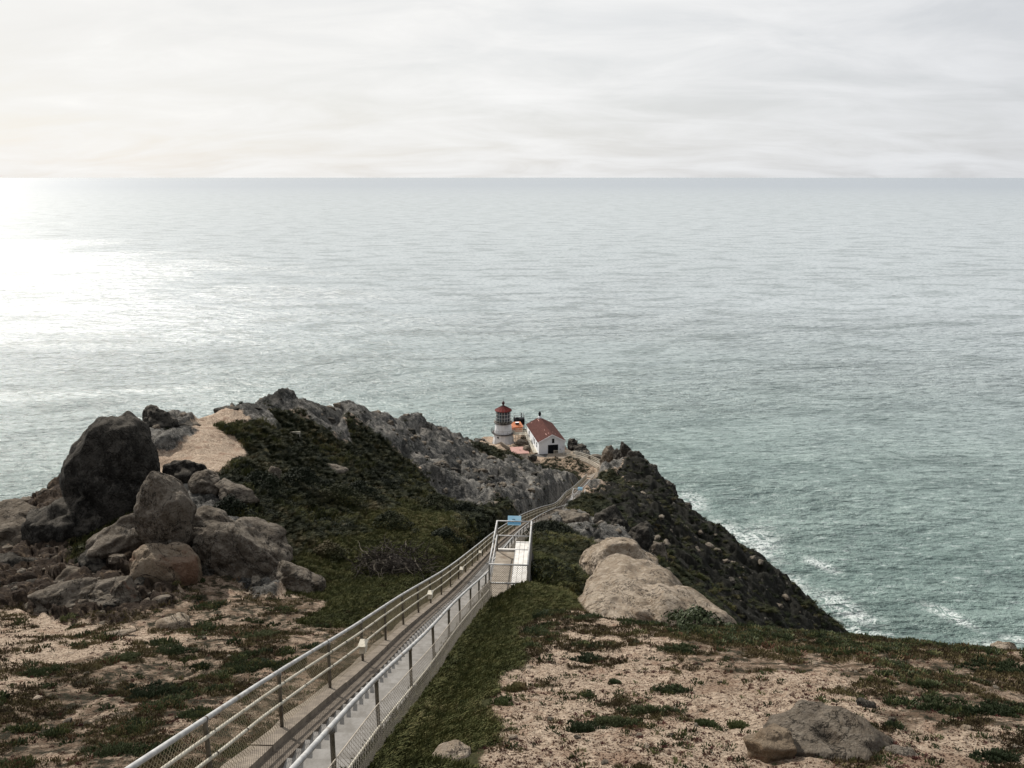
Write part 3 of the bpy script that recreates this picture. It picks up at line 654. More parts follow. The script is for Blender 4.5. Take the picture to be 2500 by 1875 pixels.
right_fence('pipe fence with pale sagging chain link on the right of the upper stairway', S0, SP1A, 9.8, .19)
right_fence('pipe handrail with chain link right of the stairs between the two bench platforms', SP1B, SP2A, 33)
right_fence('short pipe fence right of the lowest stair flight below the farther bench platform', SP2B, S1 - .4, 94)

# ------------------------------------------------------------------ rest platforms
def platform(sA_, sB_, far, lbls):
    pa, T0, R0 = path_at(sA_); pb, _, _ = path_at(sB_)
    A = pa + R0 * PF; L_ = (sB_ - sA_); z0 = A.z + 0.02; Wd = 1.50
    T, R = T0, R0; ang_ = math.atan2(T.y, T.x)
    root = empty('rest_platform', (A.x, A.y, z0), ang_, label=lbls[0], cat='platform')
    # local frame: x along the stairs (away from camera), -y to the right
    nb = 12
    for i in range(nb):
        w_ = L_ / nb; MB().box((w_ * (i + .5), -Wd / 2, -.04 + (0.0 if i else .0)), (w_ - .012, Wd, .07)).build('deck_board', M_deck, root)
    MB().box((L_ + .055, -Wd / 2, .02), (.10, Wd, .10)).build('edge_beam', M_bench, root)
    sk = MB(); sk.box((-.03, -Wd / 2, -.95), (.05, Wd, 1.75)); sk.box((L_ + .03, -Wd / 2, -.9), (.05, Wd, 1.65)); sk.build('base_wall', M_darkw if not far else M_conc, root)
    MB().box((L_ / 2, -Wd - .03, -.95), (L_, .05, 1.75)).build('side_wall', M_darkw, root)
    H = 1.36
    def tb(name, a, c, r=.032, m=M_pipe): return MB().tube([a, c], r, 8).build(name, m, root, True)
    y0, y1 = -.03, -Wd + .03
    for (x, y) in ((-.04, y0), (-.04, y1), (L_ * .5, y1), (L_, y0), (L_, y1)):
        tb('post', (x, y, -1.0 if x < 1 else -.6), (x, y, H), .034, M_post)
    tb('top_rail', (-.04, y0, H), (-.04, y1, H)); tb('top_rail', (L_, y0, H), (L_, y1, H)); tb('top_rail', (-.04, y1, H + .004), (L_, y1, H + .004), .036); tb('top_rail', (L_ * .45, y0, H + .004), (L_, y0, H + .004), .036)
    tb('top_rail', (-.04, y0, H), (L_ * .45, y0, H), .03)
    tb('middle_rail', (-.04, y0, .60), (-.04, y1, .60)); tb('middle_rail', (L_, y0, .70), (L_, y1, .70), .028); tb('middle_rail', (-.04, y1, .62), (L_, y1, .70), .026); tb('middle_rail', (L_ * .1, y0, .7), (L_, y0, .74), .026)
    mb = MB(); H0, H1 = -.9, H - .03; a = 0.0; p_ = .085 if not far else .2; rr_ = .0048 if not far else .008
    fn = lambda s_: (Vector((-.075, y0, 0)) + Vector((0, -s_, 0)), Vector((0, -1, 0)), Vector((-1, 0, 0)))
    class Z_: location = Vector((0, 0, 0))
    wires(mb, (0, Wd - .06, fn), H0, H1, 0, Z_, p_, rr_)
    tag(mb.build('chain_link_mesh', M_post, root), kind='stuff')
    mb = MB(); fn2 = lambda s_: (Vector((s_, y1 - .03, 0)), Vector((1, 0, 0)), Vector((0, -1, 0)))
    wires(mb, (0, L_, fn2), -.1, H1, 0, Z_, p_ * 1.2, rr_); tag(mb.build('chain_link_mesh', M_post, root), kind='stuff')
    # bench
    bn = empty('bench', (A.x, A.y, z0), ang_, label=lbls[1], cat='bench')
    bw = .58; by = -Wd + .10
    for i in range(3):
        MB().box((L_ / 2 - .02, by + bw / 3 * (i + .5), .47), (L_ - .12, bw / 3 - .012, .05)).build('seat_plank', M_bench, bn)
    for x in (.22, L_ / 2, L_ - .3):
        MB().box((x, by + bw / 2, .22), (.08, bw - .08, .44)).build('support', M_darkw, bn)
    MB().box((.16, by + bw / 2, .20), (.03, bw - .02, .47)).build('end_panel', M_darkw, bn)
    # panel on the far rail
    if True:
        sg = empty('information_panel', tuple(root.matrix_basis @ Vector((L_ + .02, -Wd * (.5 if not far else .55), H))), ang_, label=lbls[2], cat='sign')
        Mt = Matrix.Rotation(rad(-42), 3, 'Y')   # tilted towards the visitor
        ww, hh = (.56, .42)
        m_f = M_sign
        MB().box((0.02, 0, .02), (hh, ww, .025), Mt).build('panel', m_f, sg)
        sea_ = MB().box(Mt @ Vector((-.09, 0, .015)) + Vector((.02, 0, .02)), (hh * .40, ww - .03, .006), Mt).build('lower_picture_band', M_sign2, sg)
        for (a_, c_, d_) in ((.045, .03, (.018, .13, .006)), (.058, .02, (.016, .05, .006)), (-.06, .06, (.05, .09, .008)), (-.03, .0, (.012, .40, .0075))):
            MB().box(Mt @ Vector((a_, c_, .0165)) + Vector((.02, 0, .02)), d_, Mt).build('picture_shape', M_sign3, sg)
        MB().box((0.02, 0, -.1), (.03, .05, .22)).build('bracket', M_post, sg)
M_sign = simple('pale_blue_panel', (0.28, 0.55, 0.72), (0.42, 0.66, 0.80), 3, 0.4)
M_sign2 = simple('blue_panel_print', (0.10, 0.30, 0.48), (0.18, 0.42, 0.60), 5, 0.4)
M_sign3 = simple('dark_panel_print', (0.015, 0.04, 0.07), (0.03, 0.07, 0.11), 5, 0.4)
platform(SP1A, SP1B, False, ('nearer rest platform with pipe railings beside the stairway above the green slope', 'long bleached wooden bench on the nearer rest platform', 'blue tilted information panel on the far rail of the nearer platform'))
platform(SP2A, SP2B, True, ('farther and smaller looking rest platform down the stairs beyond the bend', 'white wooden bench on the farther rest platform down the stairs', 'small blue panel on the far rail of the farther platform'))

# ------------------------------------------------------------------ lower walkway
WA = np.concatenate([[0], np.cumsum(np.hypot(np.diff(WN[:, 0]), np.diff(WN[:, 1])))])
def walk_at(s):
    f = lambda q: Vector([float(np.interp(q, WA, WN[:, k])) for k in range(3)])
    p = f(s); T = (f(s + .4) - f(s - .4)); T.z = 0; T.normalize(); return p, T, Vector((T.y, -T.x, 0))
WL = float(WA[-1])
root = empty('walkway', tuple(walk_at(1)[0]), label='curving paved walkway from the foot of the stairs to the white house', cat='walkway')
mb = MB(); rows = []; n = 60
for i in range(n + 1):
    p, T, R = walk_at(WL * i / n); hw = .95 + (.9 * sstep(WL - 6, WL, WL * i / n))
    rows.append([p + R * hw + Vector((0, 0, -.7)), p - R * hw + Vector((0, 0, -.7)), p - R * hw, p + R * hw])
vs = [off(root, q) for r in rows for q in r]
mb.add(vs, [(i * 4 + k, (i + 1) * 4 + k, (i + 1) * 4 + (k + 1) % 4, i * 4 + (k + 1) % 4) for i in range(n) for k in range(4)] + [(0, 1, 2, 3), (n * 4 + 3, n * 4 + 2, n * 4 + 1, n * 4)])
mb.build('paving', M_conc, root)
def walk_fence(label, side, s0, s1):
    f = empty('walkway_fence', tuple(walk_at((s0 + s1) / 2)[0]), label=label, cat='fence')
    for h in (1.0, .62, .25):
        rail(walk_at, s0, s1, side * .98, h, .042, 'rail', M_timber, f, ds=.8, n=4)
    k = int((s1 - s0) / 1.9)
    for i in range(k + 1):
        p, T, R = walk_at(s0 + (s1 - s0) * i / k); MB().box(off(f, p + R * side * .98 + Vector((0, 0, .35))), (.09, .09, 1.4)).build('post', M_timber, f)
    mb = MB(); wires(mb, (s0, s1, walk_at), .05, .98, side * .99, f, .26, .012); tag(mb.build('wire_mesh', M_wireR, f), kind='stuff')
walk_fence('pale timber fence on the outer, seaward bend of the walkway beside the rock spires', 1, -0.0, 9.0)
walk_fence('pale timber fence on the far side of the walkway curving towards the white house', 1, 9.6, WL - 1.5)
walk_fence('pale timber fence on the near side of the curving walkway above the brown bank', -1, 6.0, WL - 5)
# apron in front of the house
m_ap = simple('apron_asphalt', (0.055, 0.052, 0.05), (0.11, 0.105, 0.10), 2, 0.95)
mb = MB(); cc = Vector((9.0, 170.2, CAMZ - 61.07)); dv = Vector((.985, .187, 0)); nvv = Vector((.187, -.985, 0))
q = [cc - dv * 4.6 + nvv * -1.6, cc - dv * 3.4 + nvv * 2.2, cc + dv * 3.8 + nvv * 2.4, cc + dv * 4.8 + nvv * -1.4]
mb.hexa([k + Vector((0, 0, -.6)) for k in q] + [k + Vector((0, 0, .05)) for k in q]); o = mb.build('apron', m_ap); tag(o, kind='structure'); o['label'] = 'grey paved apron in front of the white house'

# ------------------------------------------------------------------ house
hb = Vector((6.1, 171.0, CAMZ - 61.05)); hd = math.atan2(1.05, 5.8)
house = empty('white_house', tuple(hb), hd, label='white gabled building with brown red roof and a wide dark door beside the lighthouse', cat='building')
HW, HL, HE, HR = 5.95, 13.4, 2.98, 4.55
# local: x along the front, y away from camera
DX0, DX1, DH = 1.95, 4.55, 2.12; WX0, WX1, WZ0, WZ1 = 2.98, 3.58, 2.48, 3.58
class Wall:
    pass
# front wall boards (vertical planks, cut round the openings), parts
nb = 20; bw = HW / nb
def roofz(x): return HE + (HR - HE) * (1 - abs(x - HW / 2) / (HW / 2))
for i in range(nb):
    x0 = i * bw + .004; x1 = (i + 1) * bw - .004
    segs = [(-.25, None)]
    xm = (x0 + x1) / 2
    if DX0 < xm < DX1: segs = [(DH, None)]
    if WX0 < xm < WX1: segs = [(DH, WZ0), (WZ1, None)]
    for (z0, z1) in segs:
        t0 = roofz(x0) - .04 if z1 is None else z1; t1 = roofz(x1) - .04 if z1 is None else z1
        MB().hexa([(x0, 0, z0), (x1, 0, z0), (x1, .06, z0), (x0, .06, z0), (x0, 0, t0), (x1, 0, t1), (x1, .06, t1), (x0, .06, t0)]).build('board', M_whitep, house)
# side and back walls
MB().box((.03, HL / 2 + .06, HE / 2 - .15), (.06, HL - .02, HE + .3)).build('left_wall', M_whitep, house)
MB().box((HW - .03, HL / 2 + .06, HE / 2 - .15), (.06, HL - .02, HE + .3)).build('right_wall', M_whitep, house)
MB().hexa([(0, HL, -.2), (HW / 2, HL, -.2), (HW / 2, HL + .06, -.2), (0, HL + .06, -.2), (0, HL, HE), (HW / 2, HL, HR - .05), (HW / 2, HL + .06, HR - .05), (0, HL + .06, HE)]).hexa([(HW / 2, HL, -.2), (HW, HL, -.2), (HW, HL + .06, -.2), (HW / 2, HL + .06, -.2), (HW / 2, HL, HR - .05), (HW, HL, HE), (HW, HL + .06, HE), (HW / 2, HL + .06, HR - .05)]).build('back_wall', M_whitep, house)
for s_ in (-1, 1):   # roof slopes
    ov = .28; xe = HW / 2 + s_ * (HW / 2 + ov); ze = HE - (HR - HE) / (HW / 2) * ov; yb, ye = -.28, HL + .32; th = .09
    v0 = [(HW / 2, yb, HR), (xe, yb, ze), (xe, ye, ze), (HW / 2, ye, HR)]
    o = MB().hexa([(a, c, d + .0) for a, c, d in v0] + [(a, c, d + th) for a, c, d in v0]).build('roof', M_roof, house)
    MB().hexa([(HW / 2, yb - .03, HR - .12), (xe, yb - .03, ze - .12), (xe, yb - .002, ze - .12), (HW / 2, yb - .002, HR - .12), (HW / 2, yb - .03, HR + th), (xe, yb - .03, ze + th), (xe, yb - .002, ze + th), (HW / 2, yb - .002, HR + th)]).build('barge_board', M_whitep, house)
    for k in range(13):   # raised seams of the roof sheets
        yk = yb + .5 + k * (ye - yb - .8) / 12
        dz = .012
        MB().hexa([(HW / 2, yk, HR + th - .01), (xe, yk, ze + th - .01), (xe, yk + .04, ze + th - .01), (HW / 2, yk + .04, HR + th - .01), (HW / 2, yk, HR + th + dz), (xe, yk, ze + th + dz), (xe, yk + .04, ze + th + dz), (HW / 2, yk + .04, HR + th + dz)]).build('roof_seam', M_roof, house)
MB().box((HW / 2, HL / 2, HR + .10), (.16, HL + .55, .05)).build('ridge_cap', M_roof, house)
for (xx, yy, zz, l_) in ((2.4, 11.2, 0, 1.6), (2.25, 4.2, 0, .45), (2.0, 1.2, 0, 1.1), (2.55, 1.3, 0, .5), (4.3, 1.9, 0, .5), (.9, 12.6, 0, .3), (3.9, 2.8, 0, .3)):
    zt = roofz(xx) + .09; sx = (HR - HE) / (HW / 2) * (1 if xx < HW / 2 else -1)
    MB().hexa([(xx - .05, yy, zt - .06 - sx * .05), (xx + .05, yy, zt - .06 + sx * .05), (xx + .05, yy + l_, zt - .06 + sx * .05), (xx - .05, yy + l_, zt - .06 - sx * .05), (xx - .05, yy, zt + .02 - sx * .05), (xx + .05, yy, zt + .02 + sx * .05), (xx + .05, yy + l_, zt + .02 + sx * .05), (xx - .05, yy + l_, zt + .02 - sx * .05)]).build('roof_patch', M_pink, house)
dr = MB().box(((DX0 + DX1) / 2, .05, DH / 2 - .1), (DX1 - DX0, .05, DH + .2)).build('garage_door', M_black, house)
for k in range(5): MB().box((DX0 + .26 + k * .52, .02, DH / 2 - .1), (.49, .03, DH + .16)).build('door_leaf', M_black, dr)
fw = MB().box(((WX0 + WX1) / 2, .05, (WZ0 + WZ1) / 2), (WX1 - WX0, .03, WZ1 - WZ0)).build('gable_window', M_win, house)
for (cx_, cz_, sx_, sz_) in (((WX0 + WX1) / 2, WZ1 + .03, .74, .07), ((WX0 + WX1) / 2, WZ0 - .03, .74, .07), (WX0 - .03, (WZ0 + WZ1) / 2, .07, 1.1), (WX1 + .03, (WZ0 + WZ1) / 2, .07, 1.1)):
    MB().box((cx_, -.02, cz_), (sx_, .04, sz_)).build('frame', M_whitep, fw)
for x in (.04, HW - .04): MB().box((x, -.02, HE / 2 - .05), (.12, .05, HE - .05)).build('corner_board', M_whitep, house)
for (yy, w_, h_, zc_) in ((2.4, .75, 1.35, 1.5), (4.9, .75, 1.35, 1.5), (6.3, .5, 1.2, 1.55), (10.9, .85, 1.9, 1.25)):
    wn = MB().box((-.004, yy, zc_), (.03, w_, h_)).build('side_window', M_win, house)
    for (dy, dz, a_, c_) in ((0, h_ / 2, w_ + .16, .08), (0, -h_ / 2, w_ + .16, .08), (w_ / 2 + .03, 0, .07, h_), (-w_ / 2 - .03, 0, .07, h_), (0, 0, w_, .04)):
        MB().box((-.03, yy + dy, zc_ + dz), (.03, a_, c_)).build('frame', M_whitep, wn)
MB().lathe([(.50, -.15), (.42, .25), (.28, .38)], 12, (HW / 2, HL - .35, HR + .1)).build('ventilator_base', M_whitep, house)
MB().lathe([(.24, .38), (.24, .7), (.36, .78), (.36, 1.05), (.22, 1.3), (.12, 1.5), (.03, 1.6)], 12, (HW / 2, HL - .35, HR + .1)).build('ventilator', M_black, house, True)
MB().box((4.95, -.05, 1.0), (.3, .08, .14)).box((5.02, -.05, .80), (.05, .06, .5)).build('tap_board', M_seam, house)
MB().box((5.6, -.05, 1.45), (.12, .08, .42)).build('electric_box', M_seam, house)
MB().tube([(5.95, -.06, -.1), (5.95, -.06, 2.7)], .035, 6).build('drainpipe', M_whitep, house)

# ------------------------------------------------------------------ lighthouse
LB = Vector((-2.1, 184.5, CAMZ - 62.95))
lh = empty('lighthouse', tuple(LB), label='short sixteen sided white lighthouse with dark lantern and red conical roof', cat='lighthouse')
N16 = 16; ph = math.pi / 16
MB().lathe([(2.78, -.5), (2.78, 0.12), (2.72, .14)], 32).build('foundation', M_iron, lh)
def taper(z): return 2.66 + (1.86 - 2.66) * (z - .12) / 5.15
for lev, (z0, z1) in enumerate(((.12, 2.72), (2.80, 5.27))):
    for k in range(N16):
        a0 = 2 * math.pi * k / N16 + ph; a1 = a0 + 2 * math.pi / N16; g = .006
        v = []
        for z in (z0, z1):
            for (a, dr_) in ((a0 + g, 0), (a1 - g, 0), (a1 - g, -.12), (a0 + g, -.12)):
                r_ = taper(z) + dr_; v.append((r_ * math.cos(a), r_ * math.sin(a), z))
        MB().hexa(v).build('wall_panel', M_towerp, lh)
MB().lathe([(taper(.1) - .07, .1), (taper(5.2) - .07, 5.2)], 32, ph=ph).build('inner_shell', M_seam, lh)
def gallery(z, r0, r1, hr, mat, nm):
    g = MB().lathe([(r0 - .3, z - .12), (r1 - .1, z - .10), (r1, z), (r1, z + .06), (r0 - .3, z + .07)], 32).build(nm, M_iron, lh)
    n = 16
    for k in range(n):
        a = 2 * math.pi * k / n; MB().tube([((r1 - .05) * math.cos(a), (r1 - .05) * math.sin(a), z), ((r1 - .05) * math.cos(a), (r1 - .05) * math.sin(a), z + hr)], .022, 5).build('baluster', mat, g)
    for h in (hr, hr * .5):
        mb = MB(); pr = [((r1 - .05) * math.cos(2 * math.pi * k / 32), (r1 - .05) * math.sin(2 * math.pi * k / 32), z + h) for k in range(33)]; mb.tube(pr, .024, 5); mb.build('rail', mat, g)
gallery(2.74, taper(2.7), 2.82, 1.0, M_iron, 'lower_gallery')
gallery(5.30, 1.86, 2.28, .75, M_pipe2, 'upper_gallery')
MB().lathe([(1.80, 5.38), (1.76, 5.40), (1.76, 5.72), (1.72, 5.73)], 16, ph=ph).build('lantern_base', M_black, lh)
lan = MB().lathe([(1.64, 5.73), (1.64, 8.42)], 16, ph=ph).build('lantern_core', M_black, lh)
for lev in range(3):
    z0, z1 = 5.75 + lev * .89, 5.75 + (lev + 1) * .89
    for k in range(16):
        a0 = 2 * math.pi * k / 16 + ph; a1 = a0 + 2 * math.pi / 16; v = []
        for z in (z0 + .03, z1 - .03):
            for (a, r_) in ((a0 + .018, 1.74), (a1 - .018, 1.74), (a1 - .018, 1.71), (a0 + .018, 1.71)): v.append((r_ * math.cos(a), r_ * math.sin(a), z))
        MB().hexa(v).build('lantern_pane', M_glass, lh)
fr = MB()
for k in range(16):
    a = 2 * math.pi * k / 16 + ph; fr.tube([(1.76 * math.cos(a), 1.76 * math.sin(a), 5.73), (1.76 * math.cos(a), 1.76 * math.sin(a), 8.42)], .035, 4)
fr.build('mullions', M_towerp, lh)
for lev in (1, 2):
    z = 5.75 + lev * .89; fr = MB(); fr.tube([(1.76 * math.cos(2 * math.pi * k / 16 + ph), 1.76 * math.sin(2 * math.pi * k / 16 + ph), z) for k in range(17)], .035, 4); fr.build('glazing_bar', M_towerp, lh)
for k in range(16):
    a0 = 2 * math.pi * k / 16 + ph; a1 = a0 + 2 * math.pi / 16
    v = [(2.06 * math.cos(a), 2.06 * math.sin(a), 8.40) for a in (a0 + .01, a1 - .01)] + [(.34 * math.cos(a1), .34 * math.sin(a1), 9.42), (.34 * math.cos(a0), .34 * math.sin(a0), 9.42)]
    MB().hexa([Vector(q) - Vector((0, 0, .06)) for q in v] + [Vector(q) + Vector((0, 0, .02 + .012 * (k % 2))) for q in v]).build('roof_segment', M_red, lh)
    MB().tube([(2.07 * math.cos(a0), 2.07 * math.sin(a0), 8.44), (.34 * math.cos(a0), .34 * math.sin(a0), 9.46)], .045, 4).build('roof_rib', M_darkr, lh)
MB().lathe([(1.85, 8.28), (2.08, 8.30), (2.08, 8.38), (1.8, 8.385)], 32).build('eave_ring', M_darkr, lh)
fin = MB().lathe([(.42, 9.36), (.40, 9.46), (.24, 9.58), (.22, 9.85), (.30, 9.95), (.36, 10.12), (.34, 10.32), (.22, 10.46), (.12, 10.52), (.12, 10.64), (.03, 10.7)], 14).build('ventilator_ball', M_darkr, lh, True)
MB().tube([(0, 0, 10.68), (0, 0, 11.4)], .025, 5).build('lightning_rod', M_iron, fin)
def tower_window(ang_, z, w_=.46, h_=.62):
    c, s_ = math.cos(ang_), math.sin(ang_); r_ = taper(z) * math.cos(math.pi / 16) + .015; M_ = Matrix(((c, -s_, 0), (s_, c, 0), (0, 0, 1)))
    wn = MB().box((c * r_, s_ * r_, z), (.06, w_, h_), M_).build('window', M_win, lh)
    MB().box((c * (r_ + .03), s_ * (r_ + .03), z - h_ / 2 - .03), (.08, w_ + .14, .06), M_).build('sill', M_towerp, wn)
tower_window(rad(-90 - 33), 1.95)
MB().box((-2.95, -.1, 3.25), (.10, .7, .95)).build('gallery_screen', M_black, lh)
# door side: bridge to the walkway
br = empty('timber_bridge', tuple(LB + Vector((2.4, -.4, 2.55))), label='small pale timber bridge and landing joining the lighthouse gallery to the ramp', cat='bridge')
for k in range(11): MB().box((.16 + k * .31, 0, 0), (.29, 1.5, .08)).build('floor_board', M_timber, br)
for s_ in (-1, 1):
    for h in ((.3, .6, .95) if s_ < 0 else (.5, .95)): MB().box((1.7, s_ * .73, h), (3.4, .05, .09 if s_ > 0 else .22)).build('rail', M_timber, br)
    for x in (.1, 1.2, 2.3, 3.35): MB().box((x, s_ * .73, 0), (.08, .08, 2.0)).build('post', M_timber, br)
    for x in (.6, 3.2): MB().box((x, s_ * .66, -1.5), (.12, .12, 2.9)).build('leg', M_timber, br)
# ramp along the left wall of the house
ra = empty('timber_ramp', (3.7, 183.4, CAMZ - 60.5), label='long pale timber ramp with double handrails beside the house left wall', cat='ramp')
r0 = Vector((0, 0, 0)); r1 = Vector((1.75, -11.3, -.55)); dr_ = (r1 - r0).normalized(); rx = Vector((-dr_.y, dr_.x, 0)).normalized()
for k in range(30):
    c_ = r0 + (r1 - r0) * ((k + .5) / 30); M_ = Matrix(((rx.x, dr_.x, 0), (rx.y, dr_.y, 0), (0, 0, 1))); MB().box(c_, (1.15, .36, .07), M_).build('floor_board', M_timber, ra)
for s_ in (-1, 1):
    for h in (.95, .5):
        MB().tube([r0 + rx * s_ * .6 + Vector((0, 0, h)), r1 + rx * s_ * .6 + Vector((0, 0, h))], .055, 4).build('handrail', M_timber, ra)
    for k in range(7):
        c_ = r0 + (r1 - r0) * (k / 6) + rx * s_ * .6; MB().box(c_ + Vector((0, 0, -.1)), (.09, .09, 2.1)).build('post', M_timber, ra)

# shed with pink roof
sb = PW(1253, 1113, 169.6); sb.z = CAMZ - 62.15
sh = empty('small_shed', tuple(sb), rad(6), label='small shed with flat pale pink roof and peeling board walls below the lighthouse', cat='shed')
SW, SD, SH = 3.35, 3.1, 1.75
for i in range(14):
    x = (i + .5) * SW / 14; MB().box((x, 0, SH / 2 - .25), (SW / 14 - .03, .05, SH + .5)).build('board', M_shedw, sh)
for x in (0, SW): MB().box((x, SD / 2, SH / 2 - .25), (.06, SD, SH + .5)).build('side_wall', M_shedw, sh)
MB().box((SW / 2, SD, SH / 2 - .25), (SW, .06, SH + .5)).build('back_wall', M_shedw, sh)
MB().hexa([(-.2, -.25, SH), (SW + .25, -.25, SH), (SW + .1, SD + .3, SH + .35), (-.45, SD + .3, SH + .35), (-.2, -.25, SH + .09), (SW + .25, -.25, SH + .09), (SW + .1, SD + .3, SH + .44), (-.45, SD + .3, SH + .44)]).build('roof', M_pink, sh)
MB().lathe([(.07, .2), (.07, .42), (.10, .44)], 8, (SW * .5, SD * .45, SH)).build('roof_vent', M_roof, sh)

# orange roofed hut behind, with roof box
ob = PW(1253, 1049, 196); ob.z = CAMZ - 64.4
oh = empty('orange_hut', tuple(ob), rad(16), label='little building with orange roof between the lighthouse and the white house', cat='hut')
MB().box((1.2, 1.2, .7), (2.6, 2.6, 2.0)).build('walls', M_orange, oh)
MB().hexa([(-.2, -.2, 1.72), (2.7, -.2, 1.72), (2.7, 2.7, 2.3), (-.2, 2.7, 2.3), (-.2, -.2, 1.82), (2.7, -.2, 1.82), (2.7, 2.7, 2.4), (-.2, 2.7, 2.4)]).build('roof', M_orange, oh)
MB().box((1.45, 1.3, 2.35), (.85, .6, .5)).build('roof_box', M_black, oh); MB().box((1.45, 1.3, 2.63), (.95, .7, .06)).build('box_lid', M_whitep, oh)
MB().box((-.75, .9, .6), (1.2, 1.9, 1.9)).build('side_room', M_orange, oh)
bb = PW(1256, 1043, 201); bb.z = CAMZ - 64.4
bk = empty('signal_platform', tuple(bb), rad(5), label='black metal equipment deck with thin railings rising behind the orange hut', cat='platform')
MB().box((1.3, .9, 1.6), (2.8, 1.8, 1.6)).build('tank', M_black, bk); MB().lathe([(.5, 2.3), (.45, 2.6), (.1, 2.75)], 10, (.8, .9, 0)).build('cover', M_black, bk, True)
for (x, y) in ((0, 0), (2.6, 0), (0, 1.8), (2.6, 1.8)):
    MB().tube([(x, y, -1), (x, y, 3.5)], .05, 5).build('post', M_black, bk)
for (a_, c_) in (((0, 0), (2.6, 0)), ((0, 1.8), (2.6, 1.8)), ((0, 0), (0, 1.8)), ((2.6, 0), (2.6, 1.8))):
    MB().tube([(a_[0], a_[1], 3.4), (c_[0], c_[1], 3.4)], .03, 4).build('rail', M_pipe, bk); MB().tube([(a_[0], a_[1], 2.9), (c_[0], c_[1], 2.9)], .03, 4).build('rail', M_pipe, bk)
MB().lathe([(.12, 2.6), (.12, 3.6), (.05, 4.0)], 8, (1.9, .9, 0)).build('horn', M_black, bk)
# low wall left of the lighthouse
lw = empty('low_wall', tuple(PW(1190, 1085, 181)), label='low tan concrete wall curving past the lighthouse foot', cat='wall')
wp = [PW(1176, 1072, 186), PW(1190, 1079, 183), PW(1204, 1087, 180), PW(1222, 1094, 177), PW(1244, 1098, 175)]
for i in range(len(wp) - 1):
    a_, c_ = wp[i], wp[i + 1]; T = (c_ - a_); T.z = 0; T.normalize(); R = Vector((T.y, -T.x, 0)); v = []
    za, zc_ = max(ground(a_.x, a_.y), a_.z - .6), max(ground(c_.x, c_.y), c_.z - .6)
    for dz in (-.8, .55): v += [a_ * 1, c_ * 1, c_ - R * .3, a_ - R * .3]; 
    zz = [za, zc_, zc_, za]; v = [Vector((q.x, q.y, zz[k % 4] + (-.8 if k < 4 else .55))) - lw.location for k, q in enumerate(v)]
    MB().hexa(v).build('wall_section', M_conc, lw)

#@@PART3
# ------------------------------------------------------------------ rocks
def rock_mat(name, warm=0.0, darken=1.0, red=0.0):
    m, t, b = new_mat(name); geo = t.new('ShaderNodeNewGeometry'); pos = geo.outputs['Position']
    col, rb, rc = rock_color(t, pos, warm)
    if darken != 1.0: col = t.mix(1.0, col, (darken, darken, darken), 'MULTIPLY')
    if red: col = t.mix(t.math('MULTIPLY', t.smooth(t.noise(pos, .55, 6, .65, .6), .52, .62), red), col, t.mix(rb, (.10, .03, .018), (.28, .12, .07)))
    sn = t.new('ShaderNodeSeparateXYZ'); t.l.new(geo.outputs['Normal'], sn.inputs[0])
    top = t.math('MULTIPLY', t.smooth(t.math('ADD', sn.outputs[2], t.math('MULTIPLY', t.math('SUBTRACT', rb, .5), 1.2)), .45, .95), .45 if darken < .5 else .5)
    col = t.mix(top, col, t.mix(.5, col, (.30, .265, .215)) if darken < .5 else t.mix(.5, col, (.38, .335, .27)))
    seam = t.math('ABSOLUTE', t.math('SUBTRACT', t.noise(pos, .55, 7, .68, 1.0), .5)); col = t.mix(t.math('MULTIPLY', t.smooth(seam, .016, 0), .85), col, (.008, .008, .007))
    t.l.new(col, b.inputs['Base Color']); b.inputs['Roughness'].default_value = .95; b.inputs['Specular IOR Level'].default_value = .1
    h = t.math('ADD', t.math('MULTIPLY', t.noise(pos, 2.2, 10, .72, .5), 1.0), t.math('MULTIPLY', t.noise(pos, 12, 5, .7), .35))
    bump(t, b, h, 1.0, .5); return m
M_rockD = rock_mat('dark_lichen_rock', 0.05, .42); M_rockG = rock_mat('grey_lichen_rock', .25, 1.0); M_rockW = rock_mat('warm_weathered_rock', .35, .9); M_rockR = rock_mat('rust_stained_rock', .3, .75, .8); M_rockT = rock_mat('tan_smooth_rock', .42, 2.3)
def ico(sub):
    bm = bmesh.new(); bmesh.ops.create_icosphere(bm, subdivisions=sub, radius=1); v = np.array([q.co for q in bm.verts]); f = [tuple(k.index for k in q.verts) for q in bm.faces]; bm.free(); return v, f
ICO = {k: ico(k) for k in (1, 2, 3, 5, 6)}
def fb3(p, sc, octs, seed):
    o = Vector((seed * 3.7, seed * 1.3, seed * 7.1)); return mnoise.fractal(Vector(p) * sc + o, 1.0, 2.1, octs)
